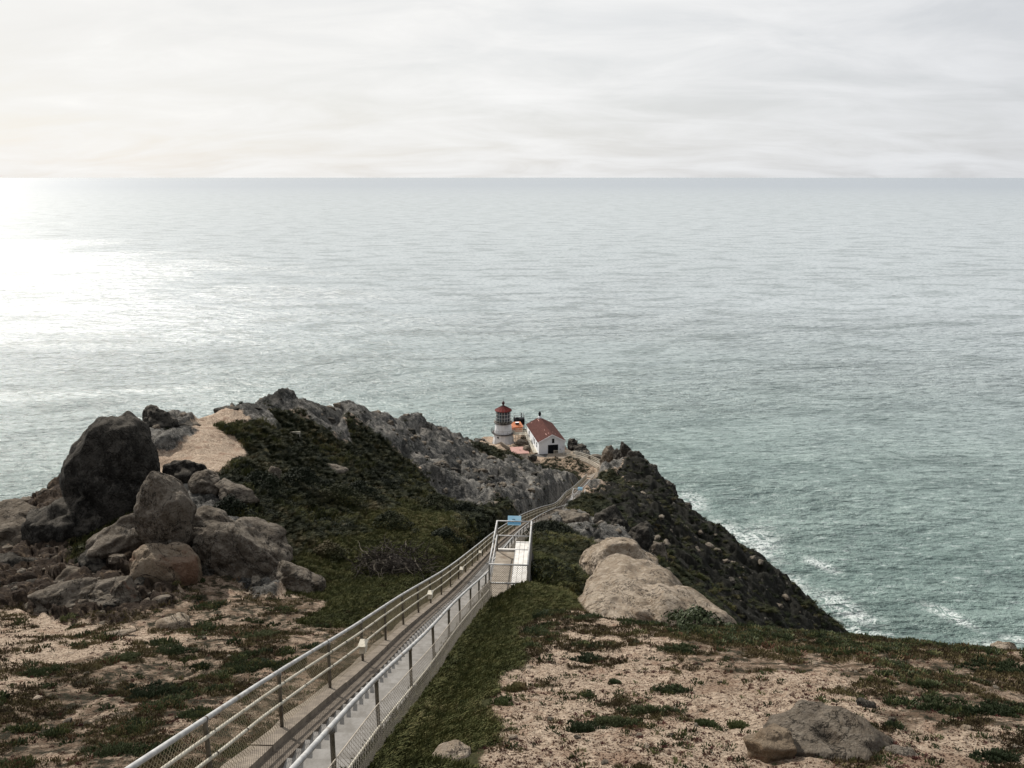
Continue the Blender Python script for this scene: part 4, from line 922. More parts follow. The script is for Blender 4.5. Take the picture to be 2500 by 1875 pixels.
def rock_shape(dims, seed, sub=5, lump=.25, rough=.07, strata=0.0, power=1.0, lean=(0, 0), pits=0.0, crag=.05, cfreq=1.1, planes=16, hmin=.66):
    v, f = ICO[sub]; out = []; rp = random.Random(seed * 31 + 7); PLN = []
    for i in range(planes):
        z_ = rp.uniform(-.7, 1); a_ = rp.uniform(0, 6.283); q_ = math.sqrt(1 - z_ * z_); PLN.append((q_ * math.cos(a_), q_ * math.sin(a_), z_, rp.uniform(hmin, 1.0)))
    for q in v:
        x, y, z = q
        # squarish superellipsoid
        k = (abs(x) ** (2 * power) + abs(y) ** (2 * power) + abs(z) ** (2 * power)) ** (-1 / (2 * power)); x, y, z = x * k, y * k, z * k
        cut = 1.0; qx, qy, qz = q; wv = fb3(q, 2.5, 2, seed + 3) * .06
        for (nx, ny, nz, hh) in PLN:
            dp = nx * qx + ny * qy + nz * qz
            if dp > hh: cut = min(cut, hh / dp + wv * .5)
        x *= cut; y *= cut; z *= cut
        n = fb3(q, 1.1, 3, seed) * lump + fb3((x * dims[0], y * dims[1], z * dims[2]), .9, 6, seed + 5) * rough
        r = mnoise.ridged_multi_fractal(Vector((x * dims[0], y * dims[1], z * dims[2])) * .7 + Vector((seed, 0, 0)), .9, 2.2, 4, 1.0, 2.0) - 1.0
        n += r * rough * .5
        if crag:
            cp = Vector((x * dims[0], y * dims[1], z * dims[2])) * cfreq + Vector((seed * 1.7, 0, seed)); cp += mnoise.noise_vector(cp * .9) * .5
            dd_, _pp = mnoise.voronoi(cp); n -= crag * max(0.0, 1 - (dd_[1] - dd_[0]) * 4.0)
            n += crag * .9 * mnoise.cell(_pp[0] * 3.1)
        if strata: n += strata * mnoise.noise(Vector((x * dims[0] * .5 + seed, y * dims[1] * .5, z * dims[2] * 3.0 + x * dims[0] * .8)))
        if pits: n -= pits * max(0, mnoise.noise(Vector((x * dims[0], y * dims[1], z * dims[2])) * 2.2 + Vector((9, seed, 1))) - .25) * 2
        s_ = 1 + n; out.append((x * dims[0] * s_ + lean[0] * (z + 1) * dims[2], y * dims[1] * s_ + lean[1] * (z + 1) * dims[2], z * dims[2] * s_))
    return out, f
def rock(name, label, c, dims, seed, mat, rz=0.0, tilt=(0, 0), sub=5, cat='rock', group=None, me=None, **kw):
    if me is None:
        v, f = rock_shape(dims, seed, sub, **kw); me = bpy.data.meshes.new(name); me.from_pydata(v, [], f); me.update()
    o = link_mesh(name, me, None, mat, True); o.location = c; o.rotation_euler = (tilt[0], tilt[1], rz)
    return tag(o, label, cat, group)
def R_(u, v, Y, dz=0.0):
    p = PW(u, v, Y); return Vector((p.x, p.y, p.z + dz))
# left group. (u, v, Y) is the middle of the rock
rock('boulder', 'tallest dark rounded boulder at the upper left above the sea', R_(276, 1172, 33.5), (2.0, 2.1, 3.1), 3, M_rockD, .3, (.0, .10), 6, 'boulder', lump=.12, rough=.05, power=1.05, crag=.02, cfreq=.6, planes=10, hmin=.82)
rock('rock', 'broad dark shoulder at the left foot of the tallest boulder', R_(170, 1320, 31.5), (1.9, 1.6, 2.3), 8, M_rockD, .2, (0, .45), 5, lump=.3, rough=.08)
rock('rock', 'brown crumbly rock mass at the far left edge beside the sea', R_(40, 1330, 33), (3.0, 2.2, 2.0), 12, M_rockW, .1, (0, .25), 5, lump=.3, rough=.12)
rock('rock', 'jagged dark lower rock at the left edge under the tall boulder', R_(55, 1425, 28.0), (2.4, 1.6, 1.35), 15, M_rockD, .5, (0, .5), 5, lump=.35, rough=.12)
rock('boulder', 'smaller egg shaped boulder standing in front of the tallest boulder', R_(403, 1260, 26.0), (1.0, 1.0, 1.62), 21, M_rockG, .4, (0, -.08), 6, 'boulder', lump=.13, rough=.06, power=.95, crag=.02, planes=12, hmin=.8)
rock('rock', 'flat topped slanting slab left of the egg shaped boulder', R_(285, 1325, 27.0), (1.25, 1.0, .75), 25, M_rockG, .5, (0, -.45), 5, lump=.25, rough=.07, power=1.6, strata=.05)
rock('rock', 'pale plastered looking rock face below the egg shaped boulder', R_(400, 1412, 24.6), (1.2, .75, 1.25), 31, rock_mat('plastered_rock', .6, 1.3, .5), .1, (0, .1), 5, lump=.18, rough=.05, power=1.3)
rock('rock', 'long grey humped ledge right of the egg shaped boulder', R_(600, 1340, 26.8), (2.1, 1.5, .95), 34, M_rockG, -.25, (0, .42), 6, lump=.22, rough=.07, strata=.06)
rock('rock', 'grey block joining the egg shaped boulder and the long ledge', R_(510, 1320, 27.2), (1.35, 1.2, 1.25), 36, M_rockG, .2, (0, .2), 5, lump=.25, rough=.08)
rock('rock', 'rounded grey rock at the lower right end of the long ledge', R_(720, 1415, 25.8), (1.1, .8, .62), 38, M_rockG, -.2, (0, .3), 5, lump=.2, rough=.06)
rock('rock', 'undercut grey ledge above the orange sand at left', R_(175, 1475, 22.8), (1.95, 1.0, .62), 41, M_rockG, .12, (0, -.16), 6, lump=.28, rough=.09, strata=.12)
rock('rock', 'rust red crumbling rock between the undercut ledge and pale face', R_(300, 1465, 23.0), (.62, .6, .72), 44, M_rockR, .1, (0, 0), 5, lump=.3, rough=.12)
rock('rock', 'black craggy peak behind the tallest boulder on the skyline', R_(388, 1035, 45), (1.15, 1.3, 1.0), 47, M_rockD, .3, (0, .3), 5, lump=.35, rough=.14)
rock('rock', 'low dark jagged crest right of the black craggy peak', R_(440, 1045, 46), (1.35, 1.0, .5), 49, M_rockD, -.2, (0, .25), 5, lump=.4, rough=.18)
rock('rock', 'small dark crag at the left end of the grey ridge', R_(560, 1003, 52), (.95, .9, .42), 52, M_rockD, 0, (0, 0), 3, lump=.4, rough=.15)
rock('rock', 'dark grooved boulder between the tallest boulder and scrub slope', R_(455, 1165, 35), (1.15, 1.0, 1.05), 54, M_rockD, 0, (0, .3), 5, lump=.3, rough=.08, strata=.08)
rock('rock', 'knobbly grey rock stepping down right of the grooved boulder', R_(505, 1180, 33.5), (.72, .7, .62), 56, M_rockG, 0, (0, .3), 5, lump=.3, rough=.08)
rock('rock', 'grey stepped rock at the edge of the dark scrub', R_(580, 1205, 33), (1.0, .8, .42), 58, M_rockG, 0, (0, .35), 5, lump=.3, rough=.10, strata=.1)
rock('rock', 'pale upright rock standing in the dark scrub slope', R_(668, 1163, 39.5), (.42, .4, .62), 61, M_rockG, 0, (0, .2), 3, lump=.2, rough=.06)
rock('rock', 'low grey stone in the scrub below the wooden board', R_(820, 1145, 50), (.9, .7, .35), 62, M_rockG, 0, (0, .2), 3, lump=.2, rough=.06)
rock('rock', 'angular block fallen onto the sandy scrub at lower left', R_(428, 1532, 19.0), (.46, .35, .30), 64, M_rockT, .6, (0, .2), 3, lump=.25, rough=.06, power=1.8)
for i, (u, v, Y, d_, lb) in enumerate(((105, 1400, 29, (1.3, 1.0, .75), 'craggy brown rock left of the undercut ledge, partly in shade'), (30, 1465, 24.5, (.8, .7, .5), 'dark crumbling rock at the left edge just above the sand'), (185, 1425, 25, (1.1, .8, .55), 'layered brown rock resting behind the undercut ledge'),
    (90, 1450, 24.5, (.6, .6, .42), 'knobbly dark rock between the undercut ledge and left edge'), (235, 1385, 26, (.8, .7, .6), 'dark wedge of rock below the flat topped slab'), (500, 1400, 26, (1.0, .8, .8), 'dark hollowed rock between pale face and long ledge'), (465, 1450, 24.3, (.55, .4, .28), 'small stained rock at the foot of the pale face'))):
    rock('rock', lb, R_(u, v, Y), d_, 150 + i, (M_rockW, M_rockD, M_rockW, M_rockD, M_rockD, M_rockD, M_rockR)[i], .4 * i, (0, -.2 if i < 5 else .3), 5, lump=.32, rough=.14, strata=.08, crag=.07, cfreq=1.6)
rock('rock', 'flat dark slab edge in the sand right of the undercut ledge', R_(268, 1553, 18.0), (.75, .22, .10), 66, M_rockT, .35, (0, -.12), 3, lump=.3, rough=.1)
# centre and right
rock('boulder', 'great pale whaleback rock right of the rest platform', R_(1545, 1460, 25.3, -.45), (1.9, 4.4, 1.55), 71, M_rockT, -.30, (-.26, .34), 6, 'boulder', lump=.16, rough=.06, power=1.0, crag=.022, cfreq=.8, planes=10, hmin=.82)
rock('rock', 'long grey tail of the whaleback rock sloping down to the right', R_(1680, 1500, 22.9, -.40), (2.1, 1.8, .85), 72, M_rockT, -.1, (0, .42), 6, lump=.2, rough=.055, crag=.015, planes=8, hmin=.8)
rock('boulder', 'knobbly brown rear hump of the pale whaleback rock', R_(1510, 1385, 31.5), (1.6, 1.5, 1.15), 73, M_rockT, 0, (0, .1), 6, 'boulder', lump=.2, rough=.08, planes=8, hmin=.8, crag=.03, cfreq=2.5)
rock('boulder', 'big lichen covered foreground boulder at the lower right', R_(2035, 1812, 9.35, -.16), (.88, .66, .47), 75, M_rockW, -.25, (0, .15), 6, 'boulder', lump=.24, rough=.11, pits=.40, crag=.03, cfreq=2.0)
rock('boulder', 'orange brown left shoulder of the foreground boulder', R_(1885, 1815, 9.1, -.06), (.36, .34, .30), 77, rock_mat('orange_brown_rock', .9, 1.0, .9), .2, (0, 0), 5, 'boulder', lump=.25, rough=.05, pits=.06)
rock('rock', 'pale rimmed rock at the right foot of the foreground boulder', R_(2195, 1850, 8.95), (.26, .22, .13), 79, M_rockG, .2, (0, 0), 5, lump=.3, rough=.08)
rock('rock', 'smooth tan rock emerging from sand at the bottom centre', R_(1085, 1860, 9.0, -.20), (.36, .62, .22), 81, M_rockT, -.6, (0, .2), 5, lump=.2, rough=.04)
rock('boulder', 'pale brown triangular boulder at the right skyline before the sea', R_(2447, 1587, 16.9), (.33, .3, .26), 83, M_rockT, 0, (0, .1), 5, 'boulder', lump=.25, rough=.05)
rock('rock', 'dark low rock left of the triangular skyline boulder', R_(2378, 1600, 16.6), (.20, .2, .13), 85, M_rockD, 0, (0, 0), 3, lump=.25, rough=.08)
rock('rock', 'black lump of rock just behind the foreground boulder', R_(2115, 1722, 11.2), (.16, .14, .09), 87, M_rockD, 0, (0, 0), 3, lump=.35, rough=.12)
rock('rock', 'small pale stone right of the foreground boulder crest', R_(2178, 1757, 10.3), (.065, .055, .045), 88, M_rockG, 0, (0, 0), 3, lump=.2, rough=.05)
# outcrop right of the stairs below the second platform
for i, (u, v, Y, d, m, lb) in enumerate((
    (1400, 1272, 58, (1.7, 1.3, 1.0), M_rockG, 'pale cracked slab just right of the stair bend'),
    (1440, 1310, 52, (1.2, 1.1, 1.5), M_rockG, 'bluish upright rock face right of the green slope'),
    (1400, 1255, 64, (2.6, 1.5, .5), M_rockW, 'flat brown ledge under the farther rest platform'),
    (1500, 1275, 57, (1.6, 1.3, 1.6), M_rockD, 'dark cleft rock block behind the whaleback rock'),
    (1560, 1310, 55, (1.3, 1.2, 1.5), M_rockD, 'dark rock buttress above the steep scrub slope'),
    (1600, 1345, 56, (1.0, 1.0, 1.1), M_rockG, 'grey streaked rock lower on the steep scrub slope'))):
    rock('rock', lb, R_(u, v, Y, -.4), d, 90 + i, m, .3 * i, (0, .35), 5, lump=.3, rough=.10, strata=.08)
# spires
for i, (u, v, Y, d, tl, lb) in enumerate((
    (1487, 1125, 151, (2.0, 2.0, 2.7), .05, 'square shouldered brown rock at the walkway bend'),
    (1528, 1118, 147, (1.5, 1.8, 3.1), -.05, 'tallest pointed spire of the dark crag right of the walkway'),
    (1512, 1125, 148, (1.4, 1.8, 2.4), -.1, 'second lower spire between the brown rock and tallest spire'),
    (1548, 1130, 145, (1.7, 2.0, 2.3), .2, 'right hand dark spire of the crag falling towards the sea'),
    (1585, 1160, 140, (2.8, 2.5, 3.0), .5, 'dark craggy shoulder below the spires'),
    (1625, 1205, 133, (2.4, 2.2, 2.6), .6, 'black rounded cliff shoulder over the surf'),
    (1662, 1248, 127, (2.2, 2.0, 1.6), .6, 'black stepped rock at the end of the crag above the foam'))):
    rock('rock', lb, R_(u, v, Y), d, 110 + i, M_rockD if i else M_rockW, .4 * i, (0, tl), 5, lump=.32, rough=.16, power=1.0)
for i, (u, v, Y, d, lb) in enumerate((
    (1397, 1090, 178, (1.3, 2.5, 2.1), 'black crag rising behind the right corner of the white house'),
    (1415, 1098, 176, (1.8, 2, 1.4), 'low black rocks right of the white house'),
    (1168, 1078, 184, (1.4, 1.3, 1.0), 'dark rock on the edge left of the lighthouse'),
    (1274, 1080, 178.5, (1.1, 1.6, .7), 'brown rocks under the timber ramp'),
    (1288, 1096, 172, (.9, 1.0, .8), 'small brown rocks between pink shed and ramp'),
    (1300, 1117, 166, (1.3, .9, .8), 'dark shadowed rock below the house corner'),
    (1455, 1118, 163, (2.0, 1.2, .7), 'low rocks outside the walkway bend'),
    (1425, 1107, 170, (1.6, 1.0, .6), 'low grey rocks beyond the walkway fence'),
    (1268, 1062, 199, (2.6, 1.4, 1.7), 'dark rock under the black equipment deck and orange hut'),
    (1480, 1172, 141, (1.1, .8, .5), 'pale flat stone at the foot of the spires'))):
    rock('rock', lb, R_(u, v, Y), d, 130 + i, (M_rockD, M_rockD, M_rockD, M_rockW, M_rockW, M_rockD, M_rockG, M_rockG, M_rockD, M_rockG)[i], .5 * i, (0, .1), 3 if d[0] < 1.2 else 5, lump=.35, rough=.14)
# loose stones on the sand
mes = [None] * 6
stone_pts = [(1165, 1555), (1100, 1750), (1190, 1600), (1225, 1760), (1250, 1800), (1475, 1870), (1410, 1810), (1335, 1862), (1175, 1665), (1345, 1740), (1290, 1620), (1640, 1790), (1700, 1770), (1820, 1600), (1760, 1660), (1930, 1610),
             (1990, 1625), (2090, 1640), (1650, 1725), (1580, 1830), (1560, 1800), (2210, 1720), (2360, 1790), (2480, 1840), (2430, 1690), (2060, 1690), (1450, 1560), (1380, 1570), (655, 1555), (560, 1608), (430, 1750), (350, 1760), (210, 1640), (500, 1565), (720, 1600), (640, 1500), (165, 1750), (90, 1700)]
# pale stones strewn over the steep scrub slope
for i, (u, v, Y, sc) in enumerate(((1568, 1245, 96, .8), (1640, 1275, 100, .7), (1660, 1290, 102, .6), (1530, 1270, 74, .6), (1610, 1285, 92, .9), (1600, 1320, 80, .7), (1625, 1330, 80, .9), (1675, 1300, 102, .6), (1690, 1320, 100, .8), (1735, 1355, 98, 1.0), (1750, 1370, 97, .7), (1725, 1345, 98, .6), (1770, 1390, 95, .8), (1785, 1400, 95, .6), (1835, 1385, 104, .6), (1855, 1405, 103, .6), (1700, 1365, 88, .7), (1790, 1430, 86, .5), (1555, 1300, 66, .6), (1780, 1425, 86, .5))):
    p_ = on_ground(u, v, Y); vv, ff = rock_shape((1.3, .9, .6), 700 + i % 4, 3, lump=.35, rough=.15)
    me_ = bpy.data.meshes.new('slope_stone'); me_.from_pydata(vv, [], ff); me_.update(); o = rock('slope_stone', 'pale grey stone poking out of the steep dark scrub slope', p_, None, 0, M_rockG, i * .7, (0, .4), group='pale stones on the steep slope', me=me_); o.scale = (sc * .8, sc * .8, sc * .7)
for i, (u, v) in enumerate(stone_pts):
    Y = (3.65) / (-(P(u, v, 1)[2]) - .43) * random.uniform(.96, 1.0); p = on_ground(u, v, Y); k = i % 6
    if mes[k] is None:
        vv, ff = rock_shape((1, .8, .55), 200 + k, 3, lump=.3, rough=.12, power=1.4); mes[k] = bpy.data.meshes.new('stone'); mes[k].from_pydata(vv, [], ff); mes[k].update()
    tone = ('grey', 'pale tan', 'brown')[i % 3]; side = ('sandy slope right of the stairway' if u < 1600 else 'planted slope near the foreground boulder') if u > 1000 else 'scrubby sand left of the stairway'
    lbl, g = 'small %s stone lying on the %s' % (tone, side), '%s stones on the %s' % (tone, side)
    sc = random.uniform(.035, .075); o = rock('stone', lbl, p + Vector((0, 0, sc * .2)), None, 0, (M_rockG, M_rockT, M_rockW)[i % 3], random.uniform(0, 6), (0, 0), cat='stone', group=g, me=mes[k]); o.scale = (sc, sc, sc)
# pale board on the ridge slope
bp = on_ground(721, 1062, 52.5); wb = empty('wooden_board', tuple(bp), rad(4), label='small pale wooden board standing in the scrub on the grey ridge', cat='sign')
MB().box((0, 0, .30), (.70, .05, .17)).build('board', M_timber, wb)
for x in (-.28, .28): MB().box((x, .05, .05), (.06, .06, .6)).build('leg', M_timber, wb)

# ------------------------------------------------------------------ vegetation sources (tiny meshes, instanced)
def leaf_mat(name, stops, rough=.8):
    m, t, b = new_mat(name); oi = t.new('ShaderNodeObjectInfo'); geo = t.new('ShaderNodeNewGeometry')
    r = t.math('ADD', t.math('MULTIPLY', oi.outputs['Random'], .55), t.math('ADD', t.math('MULTIPLY', t.noise(geo.outputs['Position'], .9, 4, .6), .45), t.math('MULTIPLY', t.math('SUBTRACT', t.noise(geo.outputs['Position'], .16, 4, .6), .42), 1.1)))
    col = t.ramp(t.math('SUBTRACT', r, .1), stops); t.l.new(col, b.inputs['Base Color']); b.inputs['Roughness'].default_value = rough; b.inputs['Specular IOR Level'].default_value = .15
    return m
M_ice = leaf_mat('ice_plant_leaves', [(0, (.016, .024, .010)), (.45, (.042, .055, .020)), (.65, (.10, .105, .040)), (.8, (.12, .07, .04)), (1, (.11, .035, .03))], .55)
M_iceg = leaf_mat('green_ice_plant', [(0, (.012, .018, .009)), (.5, (.036, .048, .020)), (1, (.12, .125, .06))], .55)
M_redp = leaf_mat('reddish_succulent', [(0, (.035, .014, .012)), (.6, (.085, .03, .025)), (1, (.06, .05, .025))], .6)
M_grs = leaf_mat('grass_blades', [(0, (.026, .030, .011)), (.45, (.066, .074, .024)), (.78, (.13, .122, .048)), (1, (.21, .175, .10))])
M_scr = leaf_mat('scrub_leaves', [(0, (.004, .007, .004)), (.5, (.013, .018, .008)), (.75, (.035, .038, .016)), (1, (.085, .062, .032))])
M_tus = leaf_mat('windswept_grass', [(0, (.006, .010, .004)), (.45, (.018, .024, .009)), (.75, (.050, .050, .020)), (1, (.12, .095, .05))])
M_dry = leaf_mat('dry_herbs', [(0, (.022, .016, .009)), (.4, (.060, .045, .024)), (.7, (.12, .10, .045)), (1, (.22, .17, .10))])
M_crumb = leaf_mat('crumbs_of_dry_plants', [(0, (.03, .018, .012)), (.5, (.085, .05, .032)), (1, (.22, .15, .10))])
def src(name, mb, mat):
    me = bpy.data.meshes.new(name); me.from_pydata(mb.v, [], mb.f); me.update(); me.materials.append(mat); return bpy.data.objects.new(name, me)
def fingers(n, r, h, w, rnd):
    mb = MB()
    for i in range(n):
        a = rnd.uniform(0, 6.28); d = r * math.sqrt(rnd.random()); c = Vector((d * math.cos(a), d * math.sin(a), -.01)); l_ = h * rnd.uniform(.6, 1.2) * (1.1 - .5 * d / r)
        ln = Vector((math.cos(a) * rnd.uniform(.2, .9), math.sin(a) * rnd.uniform(.2, .9), 1)).normalized(); e1 = ln.orthogonal().normalized(); e2 = ln.cross(e1)
        vs = [c + e1 * w, c - e1 * w * .5 + e2 * w * .87, c - e1 * w * .5 - e2 * w * .87]; vs += [q + ln * l_ * .7 for q in vs] + [c + ln * l_]
        mb.add(vs, [(0, 1, 4, 3), (1, 2, 5, 4), (2, 0, 3, 5), (3, 4, 6), (4, 5, 6), (5, 3, 6)])
    return mb
def blades(n, r, h, w, rnd, lean=(.5, -.2)):
    mb = MB()
    for i in range(n):
        a = rnd.uniform(0, 6.28); d = r * math.sqrt(rnd.random()); c = Vector((d * math.cos(a), d * math.sin(a), -.03)); l_ = h * rnd.uniform(.5, 1.2); sd2 = Vector((math.cos(a + 1.3), math.sin(a + 1.3), 0)) * w
        m_ = c + Vector((lean[0] * .35 + rnd.uniform(-.25, .25), lean[1] * .35 + rnd.uniform(-.25, .25), .75)) * l_ * .6; e = m_ + Vector((lean[0] + rnd.uniform(-.35, .35), lean[1] + rnd.uniform(-.35, .35), .35)) * l_ * .55
        mb.add([c - sd2, c + sd2, m_ + sd2 * .7, m_ - sd2 * .7, e], [(0, 1, 2, 3), (3, 2, 4)])
    return mb
def leafball(n, r, h, s_, rnd):
    mb = MB()
    for i in range(n):
        a = rnd.uniform(0, 6.28); el = math.asin(rnd.uniform(-.05, 1)); k = rnd.uniform(.72, 1.05); c = Vector((r * k * math.cos(el) * math.cos(a), r * k * math.cos(el) * math.sin(a), h * k * math.sin(el)))
        nn = (c.normalized() + Vector((rnd.uniform(-.7, .7), rnd.uniform(-.7, .7), rnd.uniform(-.2, .7)))).normalized(); e1 = nn.orthogonal().normalized() * s_ * rnd.uniform(.6, 1.3); e2 = nn.cross(e1) * .7
        mb.add([c - e1, c + e2, c + e1, c - e2], [(0, 1, 2, 3)])
    return mb
rnd = random.Random(3)
SRC = {
 'ice': [src('leaf_clump', fingers(26, .11, .075, .009, rnd), M_ice) for _ in range(3)],
 'iceg': [src('leaf_clump', fingers(34, .12, .085, .010, rnd), M_iceg) for _ in range(3)],
 'red': [src('red_clump', fingers(22, .06, .05, .006, rnd), M_redp) for _ in range(2)],
 'grass': [src('grass_clump', blades(46, .16, .17, .009, rnd, (.25, -.1)), M_grs) for _ in range(3)],
 'tus': [src('tussock', blades(70, .28, .42, .014, rnd, (.75, -.35)), M_tus) for _ in range(3)],
 'scr': [src('scrub_clump', leafball(110, .42, .34, .05, rnd), M_scr) for _ in range(3)],
 'dry': [src('dry_tuft', blades(34, .12, .11, .008, rnd, (.2, -.1)), M_dry) for _ in range(3)] + [src('dry_tuft', fingers(20, .10, .05, .008, rnd), M_dry)],
 'crumb': [src('crumb', MB().add([(-.5, -.4, 0), (.5, -.3, 0), (.3, .5, 0), (-.4, .4, .1), (.05, 0, .45)], [(0, 1, 4), (1, 2, 4), (2, 3, 4), (3, 0, 4)]), M_crumb)],
}
def scatter(name, label, pts_, scl, kinds, up_tilt=None):
    """one object of many small plants: points instanced with the source meshes"""
    me = bpy.data.meshes.new(name); me.vertices.add(len(pts_)); me.vertices.foreach_set('co', np.asarray(pts_, np.float32).ravel())
    n = len(pts_)
    a = me.attributes.new('scl', 'FLOAT', 'POINT'); a.data.foreach_set('value', np.asarray(scl, np.float32))
    a = me.attributes.new('rz', 'FLOAT', 'POINT'); a.data.foreach_set('value', RNG.uniform(-1, 1, n).astype(np.float32) * (3.14 if up_tilt is None else up_tilt))
    a = me.attributes.new('kd', 'INT', 'POINT'); a.data.foreach_set('value', RNG.integers(0, len(kinds), n).astype(np.int32))
    o = bpy.data.objects.new(name, me); COL.objects.link(o); tag(o, kind='stuff'); o['label'] = label
    ng = bpy.data.node_groups.new(name, 'GeometryNodeTree'); ng.interface.new_socket('Geometry', in_out='INPUT', socket_type='NodeSocketGeometry'); ng.interface.new_socket('Geometry', in_out='OUTPUT', socket_type='NodeSocketGeometry')
    gi = ng.nodes.new('NodeGroupInput'); go = ng.nodes.new('NodeGroupOutput'); L_ = ng.links
    def na(nm, dt):
        q = ng.nodes.new('GeometryNodeInputNamedAttribute'); q.data_type = dt; q.inputs[0].default_value = nm; return q.outputs['Attribute']
    cx = ng.nodes.new('ShaderNodeCombineXYZ'); L_.new(na('rz', 'FLOAT'), cx.inputs[2])
    jn = ng.nodes.new('GeometryNodeJoinGeometry')
    for k, so_ in enumerate(kinds):
        oi = ng.nodes.new('GeometryNodeObjectInfo'); oi.inputs['Object'].default_value = so_; oi.inputs['As Instance'].default_value = True
        ip = ng.nodes.new('GeometryNodeInstanceOnPoints'); L_.new(gi.outputs[0], ip.inputs['Points']); L_.new(oi.outputs['Geometry'], ip.inputs['Instance'])
        cmp_ = ng.nodes.new('FunctionNodeCompare'); cmp_.data_type = 'INT'; cmp_.operation = 'EQUAL'; L_.new(na('kd', 'INT'), cmp_.inputs[2]); cmp_.inputs[3].default_value = k
        L_.new(cmp_.outputs[0], ip.inputs['Selection']); L_.new(cx.outputs[0], ip.inputs['Rotation']); L_.new(na('scl', 'FLOAT'), ip.inputs['Scale']); L_.new(ip.outputs[0], jn.inputs[0])
    L_.new(jn.outputs[0], go.inputs[0]); md = o.modifiers.new('scatter', 'NODES'); md.node_group = ng
    return o
def candidates(n, y0, y1, a0=-40, a1=40, power=0.0):
    a = np.radians(RNG.uniform(a0, a1, n)); r = np.exp(RNG.uniform(math.log(y0), math.log(y1), n)); x = r * np.sin(a); y = r * np.cos(a)
    # grid lookup of height and cover
    ia = np.interp(a, ang, np.arange(na)); ir = (np.log(r) - math.log(4)) / (math.log(275) - math.log(4)) * (NR - 1)
    i0 = np.clip(ir.astype(int), 0, NR - 2); j0 = np.clip(ia.astype(int), 0, na - 2); fi = ir - i0; fj = ia - j0
    def lk(A): return (A[i0, j0] * (1 - fi) + A[i0 + 1, j0] * fi) * (1 - fj) + (A[i0, j0 + 1] * (1 - fi) + A[i0 + 1, j0 + 1] * fi) * fj
    z = lk(GZ); cv = [lk(GC[k]) for k in range(8)]
    d, _ = path_dist(x, y)
    return x, y, z, r, cv, d
def pick(m, x, y, z): return np.stack([x[m], y[m], z[m]], -1)
# mats of ice plant on the sandy slopes
x, y, z, r, cv, d = candidates(260000, 6.5, 27)
right = x > -2
cl1 = fbm(x / .55, y / .75, 4, 71) + .55 * fbm(x / 2.2, y / 2.2, 3, 72)
thr = np.where(right, .66 - .34 * sstep(14.0, 18.5, y) - .22 * sstep(3.5, 6.5, x - .12 * y), .46) - 1.0 * sstep(.25, .7, cv[5]) * np.where(right, .18, .10)
sandy = (cv[0] + cv[5] + .3 * cv[1] + .25 * cv[6] > .42) & (d > .68)
m = sandy & (cl1 > thr); keep_ = RNG.random(len(x)) < .5; m &= keep_
scatter('ice_plant', 'low mats of green and reddish ice plant over the sandy slopes', pick(m, x, y, z), RNG.uniform(.35, 1.15, m.sum()) * (.7 + .5 * sstep(8, 20, r[m])) * (1 + .35 * sstep(0, .5, cl1[m])), SRC['ice'] + SRC['iceg'][:1] + SRC['dry'][:1])
m = sandy & (RNG.random(len(x)) < .012 + .035 * (cl1 > .1)) & ~m
scatter('reddish_succulents', 'scattered small reddish succulents on bare sand', pick(m, x, y, z), RNG.uniform(.35, 1.0, m.sum()), SRC['red'] + SRC['ice'][:1])
m = sandy & (RNG.random(len(x)) < np.where(cl1 > -.15, .34, .16))
scatter('sand_crumbs', 'crumbs of dry plants, clods and gravel on the sand', pick(m, x, y, z), (RNG.uniform(.008, .03, m.sum()) ** 1.0) * (1 + .8 * (RNG.random(m.sum()) < .06)), SRC['crumb'])
x, y, z, r, cv, d = candidates(200000, 6.5, 30)
pt = fbm(x / 1.3 + 40, y / 1.5, 4, 75); right = x > -2
thr = np.where(right, .30 - .42 * sstep(13.0, 18.0, y) - .25 * sstep(3, 6.5, x - .12 * y), .06)
m = ((cv[0] + cv[5] + .6 * cv[2] + .3 * cv[6]) > .42) & (d > .70) & (pt > thr) & (RNG.random(len(x)) < .42)
scatter('dry_herbs', 'brown and olive dry herbs patchily covering the slopes', pick(m, x, y, z), RNG.uniform(.3, 1.1, m.sum()) * (.8 + .4 * sstep(8, 20, r[m])), SRC['dry'])
# grass
x, y, z, r, cv, d = candidates(230000, 7, 52)
m = (cv[2] + .25 * cv[3] * (r > 24) > RNG.uniform(.30, .75, len(x))) & (d > .60) & ((fbm(x / 1.3, y / 1.3, 3, 81) > -.32))
scatter('short_grass', 'short green grass beside the stairway and in the hollow', pick(m, x, y, z), RNG.uniform(.4, 1.15, m.sum()) * (1 + .5 * sstep(15, 35, r[m])) * (1 + .7 * (d[m] < .8)), SRC['grass'] + SRC['dry'][:1], .9)
# windswept tussocks and scrub on the slopes
x, y, z, r, cv, d = candidates(120000, 24, 190)
dk = cv[3] + .10 * cv[2] * (r > 30) + .65 * cv[5] * (r > 60) + cv[7] * (.36 + .8 * fbm(x / 3, y / 3, 3, 87))
m = (dk > RNG.uniform(.32, .7, len(x))) & (d > np.where(r > 60, 1.9, 1.1)) & (RNG.random(len(x)) < .62)
m &= ~((fbm(x / 5 + 9, y / 5, 3, 93) > .2) & (r < 75) & (RNG.random(len(x)) < .6))
scatter('tussock_grass', 'dark windswept tussock grass over the ridge slopes', pick(m, x, y, z), RNG.uniform(.6, 1.35, m.sum()) * (.75 + .55 * sstep(35, 110, r[m])), SRC['tus'], .5)
m = (dk > RNG.uniform(.35, .8, len(x))) & (d > np.where(r > 60, 2.6, 1.4)) & (RNG.random(len(x)) < .22) & (fbm(x / 4, y / 4, 3, 88) > .02)
m2 = (dk > .35) & (d > 1.4) & (fbm(x / 5 + 9, y / 5, 3, 93) > .12) & (RNG.random(len(x)) < .5) & (r < 75)
